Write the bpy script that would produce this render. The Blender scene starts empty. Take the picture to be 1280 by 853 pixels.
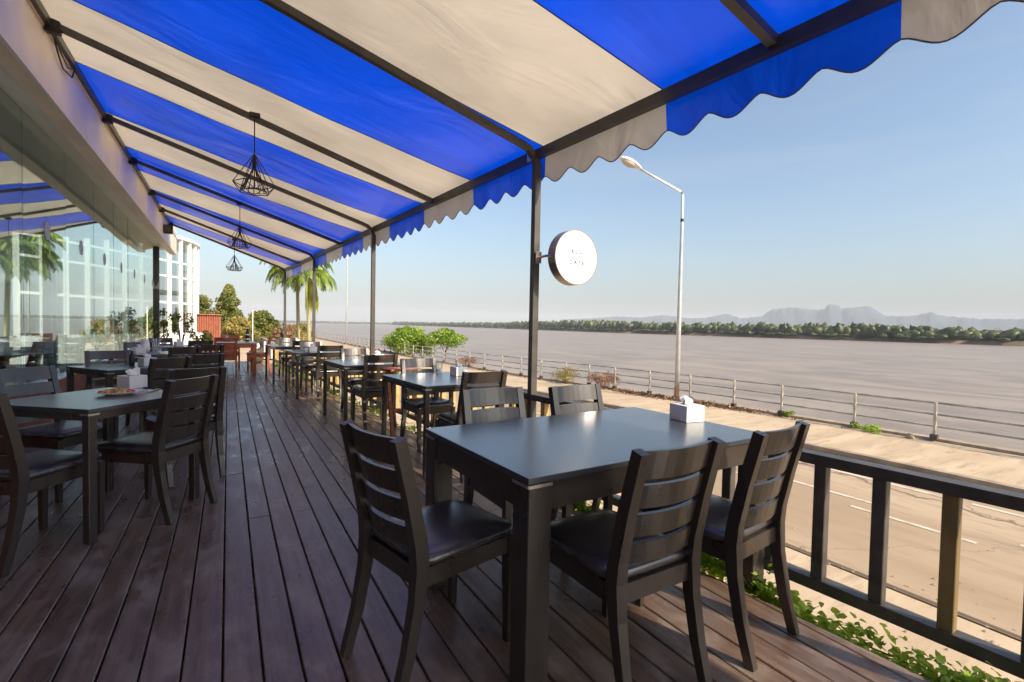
import bpy, bmesh, math, random
from mathutils import Vector, Matrix
import numpy as np
random.seed(7); rng = np.random.default_rng(7)
R = math.radians
S = bpy.context.scene
C = S.collection

# ------------------------------------------------------------------ camera
cd = bpy.data.cameras.new('camera'); cam = bpy.data.objects.new('camera', cd); C.objects.link(cam)
yaw, pit, rol = R(30.464), R(1.742), R(1.15)
fw = Vector((math.sin(yaw)*math.cos(pit), math.cos(yaw)*math.cos(pit), -math.sin(pit)))
rt = Vector((math.cos(yaw), -math.sin(yaw), 0)); up = rt.cross(fw)
r2 = rt*math.cos(rol)+up*math.sin(rol); u2 = up*math.cos(rol)-rt*math.sin(rol)
M = Matrix((r2, u2, -fw)).transposed().to_4x4(); M.translation = (0, 0, 1.25)
cam.matrix_world = M
cd.sensor_width = 36; cd.lens = 36*604/1280; cd.clip_start = 0.02; cd.clip_end = 30000
S.camera = cam
# ------------------------------------------------------------------ sky, sun, exposure
SUN_EL, SUN_AZ = R(36), R(160)          # azimuth clockwise from +Y: behind the camera, to its right
w = bpy.data.worlds.new('World'); S.world = w; w.use_nodes = True
nt = w.node_tree; bg = nt.nodes['Background']
sky = nt.nodes.new('ShaderNodeTexSky'); sky.sky_type = 'NISHITA'; sky.sun_disc = False
sky.sun_elevation = SUN_EL; sky.sun_rotation = SUN_AZ
sky.air_density = 1.0; sky.dust_density = 3.0; sky.ozone_density = 1.6; sky.altitude = 100
N = nt.nodes.new; L_ = nt.links.new
tc = N('ShaderNodeTexCoord'); sp = N('ShaderNodeSeparateXYZ'); L_(tc.outputs['Generated'], sp.inputs[0])
mr = N('ShaderNodeMath'); mr.operation = 'MULTIPLY'; mr.inputs[1].default_value = -10.0; L_(sp.outputs[2], mr.inputs[0])
ex = N('ShaderNodeMath'); ex.operation = 'EXPONENT'; L_(mr.outputs[0], ex.inputs[0])
cl = N('ShaderNodeMath'); cl.operation = 'MULTIPLY'; cl.inputs[1].default_value = .62; cl.use_clamp = True; L_(ex.outputs[0], cl.inputs[0])
hz_ = N('ShaderNodeMix'); hz_.data_type = 'RGBA'; L_(cl.outputs[0], hz_.inputs[0]); L_(sky.outputs[0], hz_.inputs[6]); hz_.inputs[7].default_value = (2.25, 2.15, 2.15, 1)
# thin cirrus, all round the sky
mp = N('ShaderNodeMapping'); mp.inputs['Scale'].default_value = (1.2, 1.2, 9); mp.inputs['Rotation'].default_value = (.12, .08, .4); L_(tc.outputs['Generated'], mp.inputs[0])
nz = N('ShaderNodeTexNoise'); nz.inputs['Scale'].default_value = 2.4; nz.inputs['Detail'].default_value = 9; nz.inputs['Roughness'].default_value = .6; nz.inputs['Distortion'].default_value = .5; L_(mp.outputs[0], nz.inputs[0])
cm = N('ShaderNodeMapRange'); cm.inputs[1].default_value = .50; cm.inputs[2].default_value = .78; cm.inputs[4].default_value = .16; L_(nz.outputs[0], cm.inputs[0])
ci = N('ShaderNodeMix'); ci.data_type = 'RGBA'; L_(cm.outputs[0], ci.inputs[0]); L_(hz_.outputs[2], ci.inputs[6]); ci.inputs[7].default_value = (3.2, 3.25, 3.35, 1)
tn = N('ShaderNodeVectorMath'); tn.operation = 'MULTIPLY'; tn.inputs[1].default_value = (.95, 1.0, .99); L_(ci.outputs[2], tn.inputs[0]); L_(tn.outputs[0], bg.inputs[0]); bg.inputs[1].default_value = 0.110
sl = bpy.data.lights.new('sun', 'SUN'); sl.energy = 3.5; sl.angle = R(0.55); sl.color = (1, .86, .68)
so = bpy.data.objects.new('sun', sl); C.objects.link(so)
sd = Vector((math.sin(SUN_AZ)*math.cos(SUN_EL), math.cos(SUN_AZ)*math.cos(SUN_EL), math.sin(SUN_EL)))
so.rotation_euler = sd.to_track_quat('Z', 'Y').to_euler(); so.location = sd*50
S.view_settings.view_transform = 'Standard'; S.view_settings.look = 'None'
S.view_settings.exposure = 1.0; S.view_settings.gamma = 1
S.render.engine = 'CYCLES'
S.cycles.use_denoising = True
S.cycles.max_bounces = 8; S.cycles.transparent_max_bounces = 12; S.cycles.volume_bounces = 0
S.cycles.sample_clamp_indirect = 6

# ------------------------------------------------------------------ materials
def mat(name, col, rough=.6, metal=0, spec=.5, var=.0, vscale=4, bump=0, bscale=30, col2=None, stretch=None,
        alpha=None, coord='Object', detail=4, bdist=.01, rvar=0, lo=.35, hi=.65):
    m = bpy.data.materials.new(name); m.use_nodes = True
    n = m.node_tree.nodes; l = m.node_tree.links; b = n['Principled BSDF']
    b.inputs['Base Color'].default_value = (*col, 1); b.inputs['Roughness'].default_value = rough
    b.inputs['Metallic'].default_value = metal; b.inputs['Specular IOR Level'].default_value = spec
    tc = n.new('ShaderNodeTexCoord'); src = tc.outputs[coord]
    if coord == 'World':
        pass
    if stretch:
        mp = n.new('ShaderNodeMapping'); mp.inputs['Scale'].default_value = stretch
        l.new(src, mp.inputs[0]); src = mp.outputs[0]
    if var or col2:
        t = n.new('ShaderNodeTexNoise'); t.inputs['Scale'].default_value = vscale; t.inputs['Detail'].default_value = detail
        l.new(src, t.inputs[0])
        cr = n.new('ShaderNodeValToRGB'); l.new(t.outputs[0], cr.inputs[0])
        a = col; c2 = col2 or tuple(min(1, c*(1+var)) for c in col); c1 = a if col2 else tuple(c*(1-var) for c in col)
        cr.color_ramp.elements[0].position = lo; cr.color_ramp.elements[1].position = hi
        cr.color_ramp.elements[0].color = (*c1, 1); cr.color_ramp.elements[1].color = (*c2, 1)
        l.new(cr.outputs[0], b.inputs['Base Color'])
        if rvar:
            mr = n.new('ShaderNodeMapRange'); l.new(t.outputs[0], mr.inputs[0])
            mr.inputs[1].default_value = lo; mr.inputs[2].default_value = hi
            mr.inputs[3].default_value = rough-rvar; mr.inputs[4].default_value = rough+rvar; l.new(mr.outputs[0], b.inputs['Roughness'])
    if bump:
        t2 = n.new('ShaderNodeTexNoise'); t2.inputs['Scale'].default_value = bscale; t2.inputs['Detail'].default_value = 5
        l.new(src, t2.inputs[0]); bp = n.new('ShaderNodeBump'); bp.inputs['Strength'].default_value = bump; bp.inputs['Distance'].default_value = bdist
        l.new(t2.outputs[0], bp.inputs['Height']); l.new(bp.outputs[0], b.inputs['Normal'])
    return m

def leafmat(name, c1, c2, c3, scale=1.2, trans=.35):
    m = bpy.data.materials.new(name); m.use_nodes = True
    n = m.node_tree.nodes; l = m.node_tree.links; n.remove(n['Principled BSDF']); out = n['Material Output']
    tc = n.new('ShaderNodeTexCoord'); t = n.new('ShaderNodeTexNoise'); t.inputs['Scale'].default_value = scale; t.inputs['Detail'].default_value = 6
    l.new(tc.outputs['Object'], t.inputs[0]); cr = n.new('ShaderNodeValToRGB'); l.new(t.outputs[0], cr.inputs[0])
    e = cr.color_ramp.elements; e[0].position = .36; e[0].color = (*c1, 1); e[1].position = .66; e[1].color = (*c3, 1)
    x = e.new(.5); x.color = (*c2, 1)
    d = n.new('ShaderNodeBsdfDiffuse'); tr = n.new('ShaderNodeBsdfTranslucent'); g = n.new('ShaderNodeBsdfGlossy'); g.inputs[1].default_value = .45
    mx = n.new('ShaderNodeMixShader'); mx.inputs[0].default_value = trans; m2 = n.new('ShaderNodeMixShader'); m2.inputs[0].default_value = .04
    l.new(cr.outputs[0], d.inputs[0]); l.new(cr.outputs[0], tr.inputs[0]); l.new(d.outputs[0], mx.inputs[1]); l.new(tr.outputs[0], mx.inputs[2])
    l.new(mx.outputs[0], m2.inputs[1]); l.new(g.outputs[0], m2.inputs[2]); l.new(m2.outputs[0], out.inputs[0])
    return m

def fabric(name, col, tcol, f=.5, gl=.10):
    m = bpy.data.materials.new(name); m.use_nodes = True
    n = m.node_tree.nodes; l = m.node_tree.links; n.remove(n['Principled BSDF']); out = n['Material Output']
    tc = n.new('ShaderNodeTexCoord')
    d = n.new('ShaderNodeBsdfDiffuse'); tr = n.new('ShaderNodeBsdfTranslucent'); g = n.new('ShaderNodeBsdfGlossy')
    g.inputs[1].default_value = .34
    # cloudy staining of the vinyl
    t = n.new('ShaderNodeTexNoise'); t.inputs['Scale'].default_value = 1.1; t.inputs['Detail'].default_value = 6; l.new(tc.outputs['Object'], t.inputs[0])
    cr = n.new('ShaderNodeValToRGB'); l.new(t.outputs[0], cr.inputs[0])
    cr.color_ramp.elements[0].position = .3; cr.color_ramp.elements[1].position = .65
    cr.color_ramp.elements[0].color = (*[c*.70 for c in tcol], 1); cr.color_ramp.elements[1].color = (*tcol, 1)
    l.new(cr.outputs[0], tr.inputs[0]); d.inputs[0].default_value = (*col, 1)
    # soft creases running down the slope
    mp = n.new('ShaderNodeMapping'); mp.inputs['Scale'].default_value = (.5, 1.5, 1); mp.inputs['Rotation'].default_value = (0, 0, .7)
    l.new(tc.outputs['Object'], mp.inputs[0]); t2 = n.new('ShaderNodeTexNoise'); t2.inputs['Scale'].default_value = 1.6; t2.inputs['Detail'].default_value = 4
    t2.inputs['Distortion'].default_value = .8
    l.new(mp.outputs[0], t2.inputs[0]); bp = n.new('ShaderNodeBump'); bp.inputs['Strength'].default_value = .6; bp.inputs['Distance'].default_value = .05
    l.new(t2.outputs[0], bp.inputs['Height'])
    for s in (d, tr, g): l.new(bp.outputs[0], s.inputs['Normal'])
    mx = n.new('ShaderNodeMixShader'); mx.inputs[0].default_value = f; l.new(d.outputs[0], mx.inputs[1]); l.new(tr.outputs[0], mx.inputs[2])
    lw = n.new('ShaderNodeLayerWeight'); lw.inputs[0].default_value = .5; pw = n.new('ShaderNodeMath'); pw.operation = 'POWER'; pw.inputs[1].default_value = 3
    l.new(lw.outputs['Facing'], pw.inputs[0]); ad = n.new('ShaderNodeMath'); ad.operation = 'MULTIPLY_ADD'; ad.inputs[1].default_value = .55; ad.inputs[2].default_value = gl*.25
    l.new(pw.outputs[0], ad.inputs[0])
    m2 = n.new('ShaderNodeMixShader'); l.new(ad.outputs[0], m2.inputs[0]); l.new(mx.outputs[0], m2.inputs[1]); l.new(g.outputs[0], m2.inputs[2])
    l.new(m2.outputs[0], out.inputs[0]); return m

def glassmat(name, tint=(.82, .9, .9), boost=.95, base=.05, rough=0.0):
    m = bpy.data.materials.new(name); m.use_nodes = True
    n = m.node_tree.nodes; l = m.node_tree.links; n.remove(n['Principled BSDF']); out = n['Material Output']
    t = n.new('ShaderNodeBsdfTransparent'); t.inputs[0].default_value = (*tint, 1); g = n.new('ShaderNodeBsdfGlossy'); g.inputs[1].default_value = rough
    g.inputs[0].default_value = (.86, .93, .88, 1)
    lw = n.new('ShaderNodeLayerWeight'); lw.inputs[0].default_value = .5; pw = n.new('ShaderNodeMath'); pw.operation = 'POWER'; pw.inputs[1].default_value = 3.2
    l.new(lw.outputs['Facing'], pw.inputs[0]); ad = n.new('ShaderNodeMath'); ad.operation = 'MULTIPLY_ADD'; ad.inputs[1].default_value = boost; ad.inputs[2].default_value = base
    l.new(pw.outputs[0], ad.inputs[0]); mx = n.new('ShaderNodeMixShader'); l.new(ad.outputs[0], mx.inputs[0])
    l.new(t.outputs[0], mx.inputs[1]); l.new(g.outputs[0], mx.inputs[2]); l.new(mx.outputs[0], out.inputs[0]); return m

m_wood = mat('dark_stained_wood', (.036, .027, .022), .29, spec=.85, var=.14, vscale=14, stretch=(1, 1, .25), bump=.12, bscale=90, bdist=.002, rvar=.02)
m_top = mat('dark_table_laminate', (.034, .040, .054), .30, spec=.85, var=.2, vscale=3, bump=.03, bscale=250, bdist=.001)
m_top.node_tree.nodes['Principled BSDF'].inputs['Coat Weight'].default_value = .6; m_top.node_tree.nodes['Principled BSDF'].inputs['Coat Roughness'].default_value = .22
m_leather = mat('black_vinyl_cushion', (.042, .036, .036), .27, spec=1.0, var=.3, vscale=9, bump=.25, bscale=120, bdist=.002)
m_red = mat('red_brown_wood', (.38, .115, .045), .45, var=.3, vscale=7, stretch=(1, 1, 5), bump=.1, bscale=40)
m_inlay = mat('silver_inlay', (.62, .6, .57), .3, metal=.9)
m_steel = mat('bronze_painted_steel', (.062, .054, .046), .42, var=.2, vscale=6, bump=.06, bscale=60)
m_railpaint = mat('dark_rail_paint', (.062, .055, .052), .45, var=.3, vscale=8, bump=.15, bscale=60, bdist=.003)
m_olive = mat('olive_baluster', (.20, .14, .055), .6, var=.3, vscale=9, stretch=(1, 1, .3))
m_blue = fabric('blue_vinyl_canopy', (.004, .045, .46), (.001, .075, .74), .60)
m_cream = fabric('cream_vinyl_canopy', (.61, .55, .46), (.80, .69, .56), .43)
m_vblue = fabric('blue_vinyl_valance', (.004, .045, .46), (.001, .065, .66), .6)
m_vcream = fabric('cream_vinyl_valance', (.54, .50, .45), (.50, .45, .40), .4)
m_trim = mat('dark_valance_piping', (.09, .085, .10), .6)
m_fascia = mat('beige_painted_fascia', (.90, .80, .64), .5, var=.08, vscale=2, bump=.05, bscale=20)
m_soffit = mat('pink_beige_soffit', (.92, .80, .66), .4, var=.05, vscale=2)
m_gutter = mat('cream_gutter_metal', (.66, .56, .44), .35, var=.1, vscale=3)
m_brick = mat('red_brown_tile', (.30, .10, .055), .5, var=.2, vscale=9)
m_white = mat('white_paint', (.82, .81, .78), .5, var=.04, vscale=2)
m_paper = mat('white_box_lacquer', (.80, .79, .77), .35, var=.03)
m_tissue = mat('tissue_paper', (.88, .88, .88), .9)
m_glass = glassmat('clear_wall_glass', (.84, .93, .95), 1.0, .08)
m_fglass = glassmat('window_glass', (.55, .63, .62), .7, .12)
m_teal = mat('teal_glass_top', (.10, .26, .25), .08, spec=.8)
m_chrome = mat('brushed_steel', (.6, .58, .55), .3, metal=1)
m_galv = mat('galvanised_pole', (.50, .51, .50), .45, metal=.35, var=.15, vscale=3)
m_railriv = mat('weathered_rail_paint', (.50, .44, .36), .6, var=.25, vscale=3)
m_railbar = mat('weathered_rail_tube', (.36, .34, .32), .5, var=.3, vscale=2)
m_concrete = mat('dusty_concrete', (.33, .26, .19), .9, var=.25, vscale=2.5, bump=.3, bscale=30)
m_dark = mat('matte_black', (.012, .012, .013), .5)
m_wire = mat('bronze_wire', (.055, .040, .030), .4, metal=.6)
m_bark = mat('grey_bark', (.16, .12, .085), .9, var=.3, vscale=8, bump=.5, bscale=20)
m_palmbark = mat('ringed_palm_bark', (.33, .30, .16), .8, var=.3, vscale=6, stretch=(.2, .2, 8))
m_signface = mat('white_acrylic_face', (.86, .86, .86), .4)
m_print = mat('grey_print', (.035, .035, .037), .6)
m_signrim = mat('brushed_metal_rim', (.32, .28, .25), .32, metal=.8)
m_rust = mat('rusty_band', (.36, .20, .12), .8, var=.3, vscale=12)
m_hut = mat('red_corrugated_sheet', (.29, .10, .06), .6, var=.15, vscale=3)
m_interior = mat('interior_plaster', (.68, .70, .70), .8, var=.08)
m_infloor = mat('interior_floor_tile', (.20, .19, .18), .35, var=.15)
m_porc = mat('white_porcelain', (.82, .80, .78), .15, spec=.7)
m_food = mat('stir_fried_food', (.55, .17, .04), .5, col2=(.75, .50, .12), vscale=25, lo=.4, hi=.6)
m_chili = mat('red_chilli', (.55, .03, .015), .3); m_leafy = mat('green_garnish', (.12, .26, .04), .5)
m_clearglass = glassmat('tumbler_glass', (.93, .95, .95), .8, .06)
m_clay = mat('dark_clay_pot', (.10, .065, .05), .5, var=.3, vscale=9)

# deck boards: each board gets its own tone (per-object random), worn grain along its length
def deckmat():
    m = mat('weathered_deck_board', (.10, .07, .065), .40, spec=.75)
    n = m.node_tree.nodes; l = m.node_tree.links; b = n['Principled BSDF']
    geo = n.new('ShaderNodeNewGeometry'); oi = n.new('ShaderNodeObjectInfo')
    ad = n.new('ShaderNodeVectorMath'); ad.operation = 'ADD'
    cb = n.new('ShaderNodeCombineXYZ'); mu = n.new('ShaderNodeMath'); mu.operation = 'MULTIPLY'; mu.inputs[1].default_value = 37
    l.new(oi.outputs['Random'], mu.inputs[0]); l.new(mu.outputs[0], cb.inputs[1]); l.new(mu.outputs[0], cb.inputs[2])
    l.new(geo.outputs['Position'], ad.inputs[0]); l.new(cb.outputs[0], ad.inputs[1])
    mp = n.new('ShaderNodeMapping'); mp.inputs['Scale'].default_value = (34, 2.2, 6); l.new(ad.outputs[0], mp.inputs[0])
    t = n.new('ShaderNodeTexNoise'); t.inputs['Scale'].default_value = 1.0; t.inputs['Detail'].default_value = 8; t.inputs['Roughness'].default_value = .62; l.new(mp.outputs[0], t.inputs[0])
    mp2 = n.new('ShaderNodeMapping'); mp2.inputs['Scale'].default_value = (7, 3.4, 1); l.new(ad.outputs[0], mp2.inputs[0])
    t2 = n.new('ShaderNodeTexNoise'); t2.inputs['Scale'].default_value = 1.0; t2.inputs['Detail'].default_value = 7; t2.inputs['Roughness'].default_value = .6; l.new(mp2.outputs[0], t2.inputs[0])
    cr = n.new('ShaderNodeValToRGB'); e = cr.color_ramp.elements; e[0].position = .3; e[0].color = (.080, .047, .032, 1); e[1].position = .75; e[1].color = (.190, .130, .096, 1)
    x = e.new(.5); x.color = (.128, .082, .059, 1); l.new(t.outputs[0], cr.inputs[0])
    cr2 = n.new('ShaderNodeValToRGB'); f = cr2.color_ramp.elements; f[0].position = .5; f[0].color = (0, 0, 0, 1); f[1].position = .74; f[1].color = (1, 1, 1, 1); l.new(t2.outputs[0], cr2.inputs[0])
    mx = n.new('ShaderNodeMix'); mx.data_type = 'RGBA'; l.new(cr2.outputs[0], mx.inputs[0]); l.new(cr.outputs[0], mx.inputs[6]); mx.inputs[7].default_value = (.27, .225, .185, 1)
    hv = n.new('ShaderNodeHueSaturation'); l.new(mx.outputs[2], hv.inputs['Color']); mr = n.new('ShaderNodeMapRange'); l.new(oi.outputs['Random'], mr.inputs[0])
    mr.inputs[3].default_value = .88; mr.inputs[4].default_value = 1.14; l.new(mr.outputs[0], hv.inputs['Value'])
    l.new(hv.outputs[0], b.inputs['Base Color'])
    rr = n.new('ShaderNodeMapRange'); l.new(t2.outputs[0], rr.inputs[0]); rr.inputs[1].default_value = .35; rr.inputs[2].default_value = .7; rr.inputs[3].default_value = .24; rr.inputs[4].default_value = .50; l.new(rr.outputs[0], b.inputs['Roughness'])
    bp = n.new('ShaderNodeBump'); bp.inputs['Strength'].default_value = .35; bp.inputs['Distance'].default_value = .004; l.new(t.outputs[0], bp.inputs['Height']); l.new(bp.outputs[0], b.inputs['Normal'])
    return m
m_deck = deckmat()

def groundmat(name, c1, c2, c3, s1=.25, s2=3, crack=False, rough=.95, stretch=(1, 1, 1)):
    m = mat(name, c1, rough); n = m.node_tree.nodes; l = m.node_tree.links; b = n['Principled BSDF']
    geo = n.new('ShaderNodeNewGeometry'); mp = n.new('ShaderNodeMapping'); mp.inputs['Scale'].default_value = stretch; l.new(geo.outputs['Position'], mp.inputs[0])
    t = n.new('ShaderNodeTexNoise'); t.inputs['Scale'].default_value = s1; t.inputs['Detail'].default_value = 8; l.new(mp.outputs[0], t.inputs[0])
    t2 = n.new('ShaderNodeTexNoise'); t2.inputs['Scale'].default_value = s2; t2.inputs['Detail'].default_value = 8; t2.inputs['Roughness'].default_value = .65; l.new(mp.outputs[0], t2.inputs[0])
    cr = n.new('ShaderNodeValToRGB'); cr.color_ramp.elements[0].position = .38; cr.color_ramp.elements[1].position = .62
    cr.color_ramp.elements[0].color = (*c1, 1); cr.color_ramp.elements[1].color = (*c2, 1); l.new(t.outputs[0], cr.inputs[0])
    mr = n.new('ShaderNodeMapRange'); mr.inputs[1].default_value = .5; mr.inputs[2].default_value = .75; l.new(t2.outputs[0], mr.inputs[0])
    mx = n.new('ShaderNodeMix'); mx.data_type = 'RGBA'; l.new(mr.outputs[0], mx.inputs[0]); l.new(cr.outputs[0], mx.inputs[6]); mx.inputs[7].default_value = (*c3, 1)
    res = mx.outputs[2]
    if crack:
        nz = n.new('ShaderNodeTexNoise'); nz.inputs['Scale'].default_value = 2.5; nz.inputs['Detail'].default_value = 5; l.new(geo.outputs['Position'], nz.inputs[0])
        va = n.new('ShaderNodeVectorMath'); va.operation = 'MULTIPLY_ADD'; va.inputs[1].default_value = (.7, .7, 0); l.new(nz.outputs['Color'], va.inputs[0]); l.new(geo.outputs['Position'], va.inputs[2])
        vo = n.new('ShaderNodeTexVoronoi'); vo.feature = 'DISTANCE_TO_EDGE'; vo.inputs['Scale'].default_value = .22; l.new(va.outputs[0], vo.inputs[0])
        ma = n.new('ShaderNodeMapRange'); ma.inputs[1].default_value = .0; ma.inputs[2].default_value = .0022; l.new(vo.outputs[0], ma.inputs[0])
        m3 = n.new('ShaderNodeMix'); m3.data_type = 'RGBA'; l.new(ma.outputs[0], m3.inputs[0]); m3.inputs[6].default_value = (.13, .09, .06, 1); l.new(res, m3.inputs[7]); res = m3.outputs[2]
    l.new(res, b.inputs['Base Color'])
    bp = n.new('ShaderNodeBump'); bp.inputs['Strength'].default_value = .25; bp.inputs['Distance'].default_value = .02; l.new(t2.outputs[0], bp.inputs['Height']); l.new(bp.outputs[0], b.inputs['Normal'])
    return m
m_road = groundmat('dusty_asphalt', (.33, .24, .155), (.43, .325, .22), (.27, .19, .125), .55, 5, True, stretch=(1, .22, 1))
m_path = groundmat('sandy_footpath', (.44, .33, .22), (.53, .41, .28), (.31, .225, .15), .9, 3.2, stretch=(.45, 2.2, 1))
m_ground = groundmat('dry_earth', (.36, .25, .15), (.28, .22, .11), (.42, .30, .18), .12, 1.5)
m_bank = groundmat('river_bank_earth', (.25, .17, .10), (.16, .15, .06), (.32, .22, .14), .3, 2)
m_farbank = groundmat('eroded_far_bank', (.26, .15, .10), (.10, .10, .05), (.34, .22, .15), .012, .06)
m_line = mat('faded_road_paint', (.62, .54, .43), .8, col2=(.40, .31, .23), vscale=7, lo=.45, hi=.75)
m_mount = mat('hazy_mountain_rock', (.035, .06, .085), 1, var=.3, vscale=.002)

def watermat():
    m = mat('muddy_river_water', (.185, .135, .105), .32, spec=.22)
    n = m.node_tree.nodes; l = m.node_tree.links; b = n['Principled BSDF']; geo = n.new('ShaderNodeNewGeometry')
    h = None
    for sc, st, d in (((.09, .035, 1), 1, .9), ((.9, .30, 1), 1, .16), ((4, 2, 1), 1, .03)):
        mp = n.new('ShaderNodeMapping'); mp.inputs['Scale'].default_value = sc; mp.inputs['Rotation'].default_value = (0, 0, .25); l.new(geo.outputs['Position'], mp.inputs[0])
        t = n.new('ShaderNodeTexNoise'); t.inputs['Scale'].default_value = 1; t.inputs['Detail'].default_value = 6; t.inputs['Distortion'].default_value = 1.2; l.new(mp.outputs[0], t.inputs[0])
        bp = n.new('ShaderNodeBump'); bp.inputs['Distance'].default_value = d; bp.inputs['Strength'].default_value = .55; l.new(t.outputs[0], bp.inputs['Height'])
        if h: l.new(h.outputs[0], bp.inputs['Normal'])
        h = bp
        if d == .9:
            cr = n.new('ShaderNodeValToRGB'); cr.color_ramp.elements[0].position = .38; cr.color_ramp.elements[1].position = .62
            cr.color_ramp.elements[0].color = (.215, .160, .118, 1); cr.color_ramp.elements[1].color = (.315, .24, .178, 1); l.new(t.outputs[0], cr.inputs[0]); l.new(cr.outputs[0], b.inputs['Base Color'])
    l.new(h.outputs[0], b.inputs['Normal']); return m
m_water = watermat()
m_leaf_vine = leafmat('vine_leaf', (.20, .33, .02), (.38, .55, .04), (.60, .72, .10), 9, .45)
m_leaf_tree = leafmat('bright_tree_leaf', (.10, .18, .015), (.22, .33, .03), (.36, .46, .06), 1.4)
m_leaf_dark = leafmat('olive_tree_leaf', (.09, .12, .02), (.17, .19, .035), (.30, .28, .07), .5)
m_leaf_dry = leafmat('dry_bush_leaf', (.20, .17, .04), (.34, .28, .07), (.48, .38, .11), .8)
m_leaf_red = leafmat('russet_dry_leaf', (.20, .10, .055), (.32, .18, .10), (.42, .29, .18), 3)
m_leaf_palm = leafmat('palm_frond', (.08, .14, .02), (.17, .25, .035), (.36, .42, .07), 2.0)
m_leaf_yel = leafmat('yellow_hanging_frond', (.34, .38, .03), (.50, .54, .05), (.60, .60, .10), 3.0, .45)
m_leaf_far = leafmat('far_forest', (.035, .052, .02), (.075, .095, .03), (.15, .15, .06), .06, .15)

# ------------------------------------------------------------------ builders
def ob(name, bm, m, parent=None, loc=None, smooth=False, kind=None):
    me = bpy.data.meshes.new(name); bmesh.ops.recalc_face_normals(bm, faces=bm.faces[:]) if not getattr(bm, '_nrm', False) else None
    bm.to_mesh(me); bm.free(); me.materials.append(m)
    if smooth: me.polygons.foreach_set('use_smooth', [True]*len(me.polygons))
    o = bpy.data.objects.new(name, me); C.objects.link(o)
    if parent: o.parent = parent
    if loc: o.location = loc
    if kind: o['kind'] = kind
    return o
def raw(name, V, F, m, parent=None, smooth=False, kind=None):
    me = bpy.data.meshes.new(name)
    V = np.asarray(V, dtype=np.float32); F = np.asarray(F, dtype=np.int32); k = F.shape[1]
    me.vertices.add(len(V)); me.vertices.foreach_set('co', V.ravel()); me.loops.add(F.size); me.loops.foreach_set('vertex_index', F.ravel())
    me.polygons.add(len(F)); me.polygons.foreach_set('loop_start', np.arange(0, F.size, k, dtype=np.int32))
    me.polygons.foreach_set('loop_total', np.full(len(F), k, dtype=np.int32)) if False else None
    me.update(calc_edges=True); me.validate(); me.materials.append(m)
    if smooth: me.polygons.foreach_set('use_smooth', [True]*len(me.polygons))
    o = bpy.data.objects.new(name, me); C.objects.link(o)
    if parent: o.parent = parent
    if kind: o['kind'] = kind
    return o
def bx(bm, x0, x1, y0, y1, z0, z1, bev=0, seg=1):
    r = bmesh.ops.create_cube(bm, size=1); vs = r['verts']
    for v in vs: v.co = Vector((x0+(v.co.x+.5)*(x1-x0), y0+(v.co.y+.5)*(y1-y0), z0+(v.co.z+.5)*(z1-z0)))
    if bev:
        es = list({e for v in vs for e in v.link_edges}); bmesh.ops.bevel(bm, geom=es, offset=bev, segments=seg, affect='EDGES', profile=.5)
    return vs
def box(name, x0, x1, y0, y1, z0, z1, m, parent=None, bev=0, seg=1, **k):
    bm = bmesh.new(); bx(bm, x0, x1, y0, y1, z0, z1, bev, seg); return ob(name, bm, m, parent, **k)
def sweep(bm, pts, w, d, upv=Vector((0, 1, 0)), taper=None):
    """rectangular section w (across) x d (thick) along a polyline; the 'across' axis is upv"""
    rings = []
    P = [Vector(p) for p in pts]
    for i, p in enumerate(P):
        t = (P[min(i+1, len(P)-1)]-P[max(i-1, 0)]).normalized(); a = upv.normalized(); b = t.cross(a).normalized(); a = b.cross(t).normalized()
        ww, dd = (w, d) if taper is None else (w*taper[i], d*taper[i])
        rings.append([bm.verts.new(p+a*sx*ww/2+b*sy*dd/2) for sx, sy in ((1, 1), (-1, 1), (-1, -1), (1, -1))])
    for r1, r2_ in zip(rings, rings[1:]):
        for k in range(4): bm.faces.new((r1[k], r1[(k+1) % 4], r2_[(k+1) % 4], r2_[k]))
    bm.faces.new(rings[0][::-1]); bm.faces.new(rings[-1])
def tube(bm, pts, rad, n=8):
    P = [Vector(p) for p in pts]; rings = []
    rad = rad if isinstance(rad, (list, tuple)) else [rad]*len(P)
    for i, p in enumerate(P):
        t = (P[min(i+1, len(P)-1)]-P[max(i-1, 0)]).normalized(); a = t.orthogonal().normalized() if abs(t.z) < .9 else Vector((1, 0, 0)).cross(t).normalized()
        b = t.cross(a).normalized()
        rings.append([bm.verts.new(p+(a*math.cos(2*math.pi*k/n)+b*math.sin(2*math.pi*k/n))*rad[i]) for k in range(n)])
    for r1, r2_ in zip(rings, rings[1:]):
        for k in range(n): bm.faces.new((r1[k], r1[(k+1) % n], r2_[(k+1) % n], r2_[k]))
    bm.faces.new(rings[0][::-1]); bm.faces.new(rings[-1])
def lathe(bm, prof, n=20, c=(0, 0, 0)):
    rings = []
    for r, z in prof: rings.append([bm.verts.new((c[0]+r*math.cos(2*math.pi*k/n), c[1]+r*math.sin(2*math.pi*k/n), c[2]+z)) for k in range(n)])
    for a, b in zip(rings, rings[1:]):
        for k in range(n): bm.faces.new((a[k], a[(k+1) % n], b[(k+1) % n], b[k]))
    bm.faces.new(rings[0][::-1]); bm.faces.new(rings[-1])
def thing(name, label, cat, loc=(0, 0, 0), rz=0, group=None):
    o = bpy.data.objects.new(name, None); C.objects.link(o); o.location = loc; o.rotation_euler = (0, 0, rz); o.empty_display_size = .2
    o['label'] = label; o['category'] = cat
    if group: o['group'] = group
    return o
def tag(o, label, cat, group=None):
    o['label'] = label; o['category'] = cat
    if group: o['group'] = group
    return o
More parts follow.
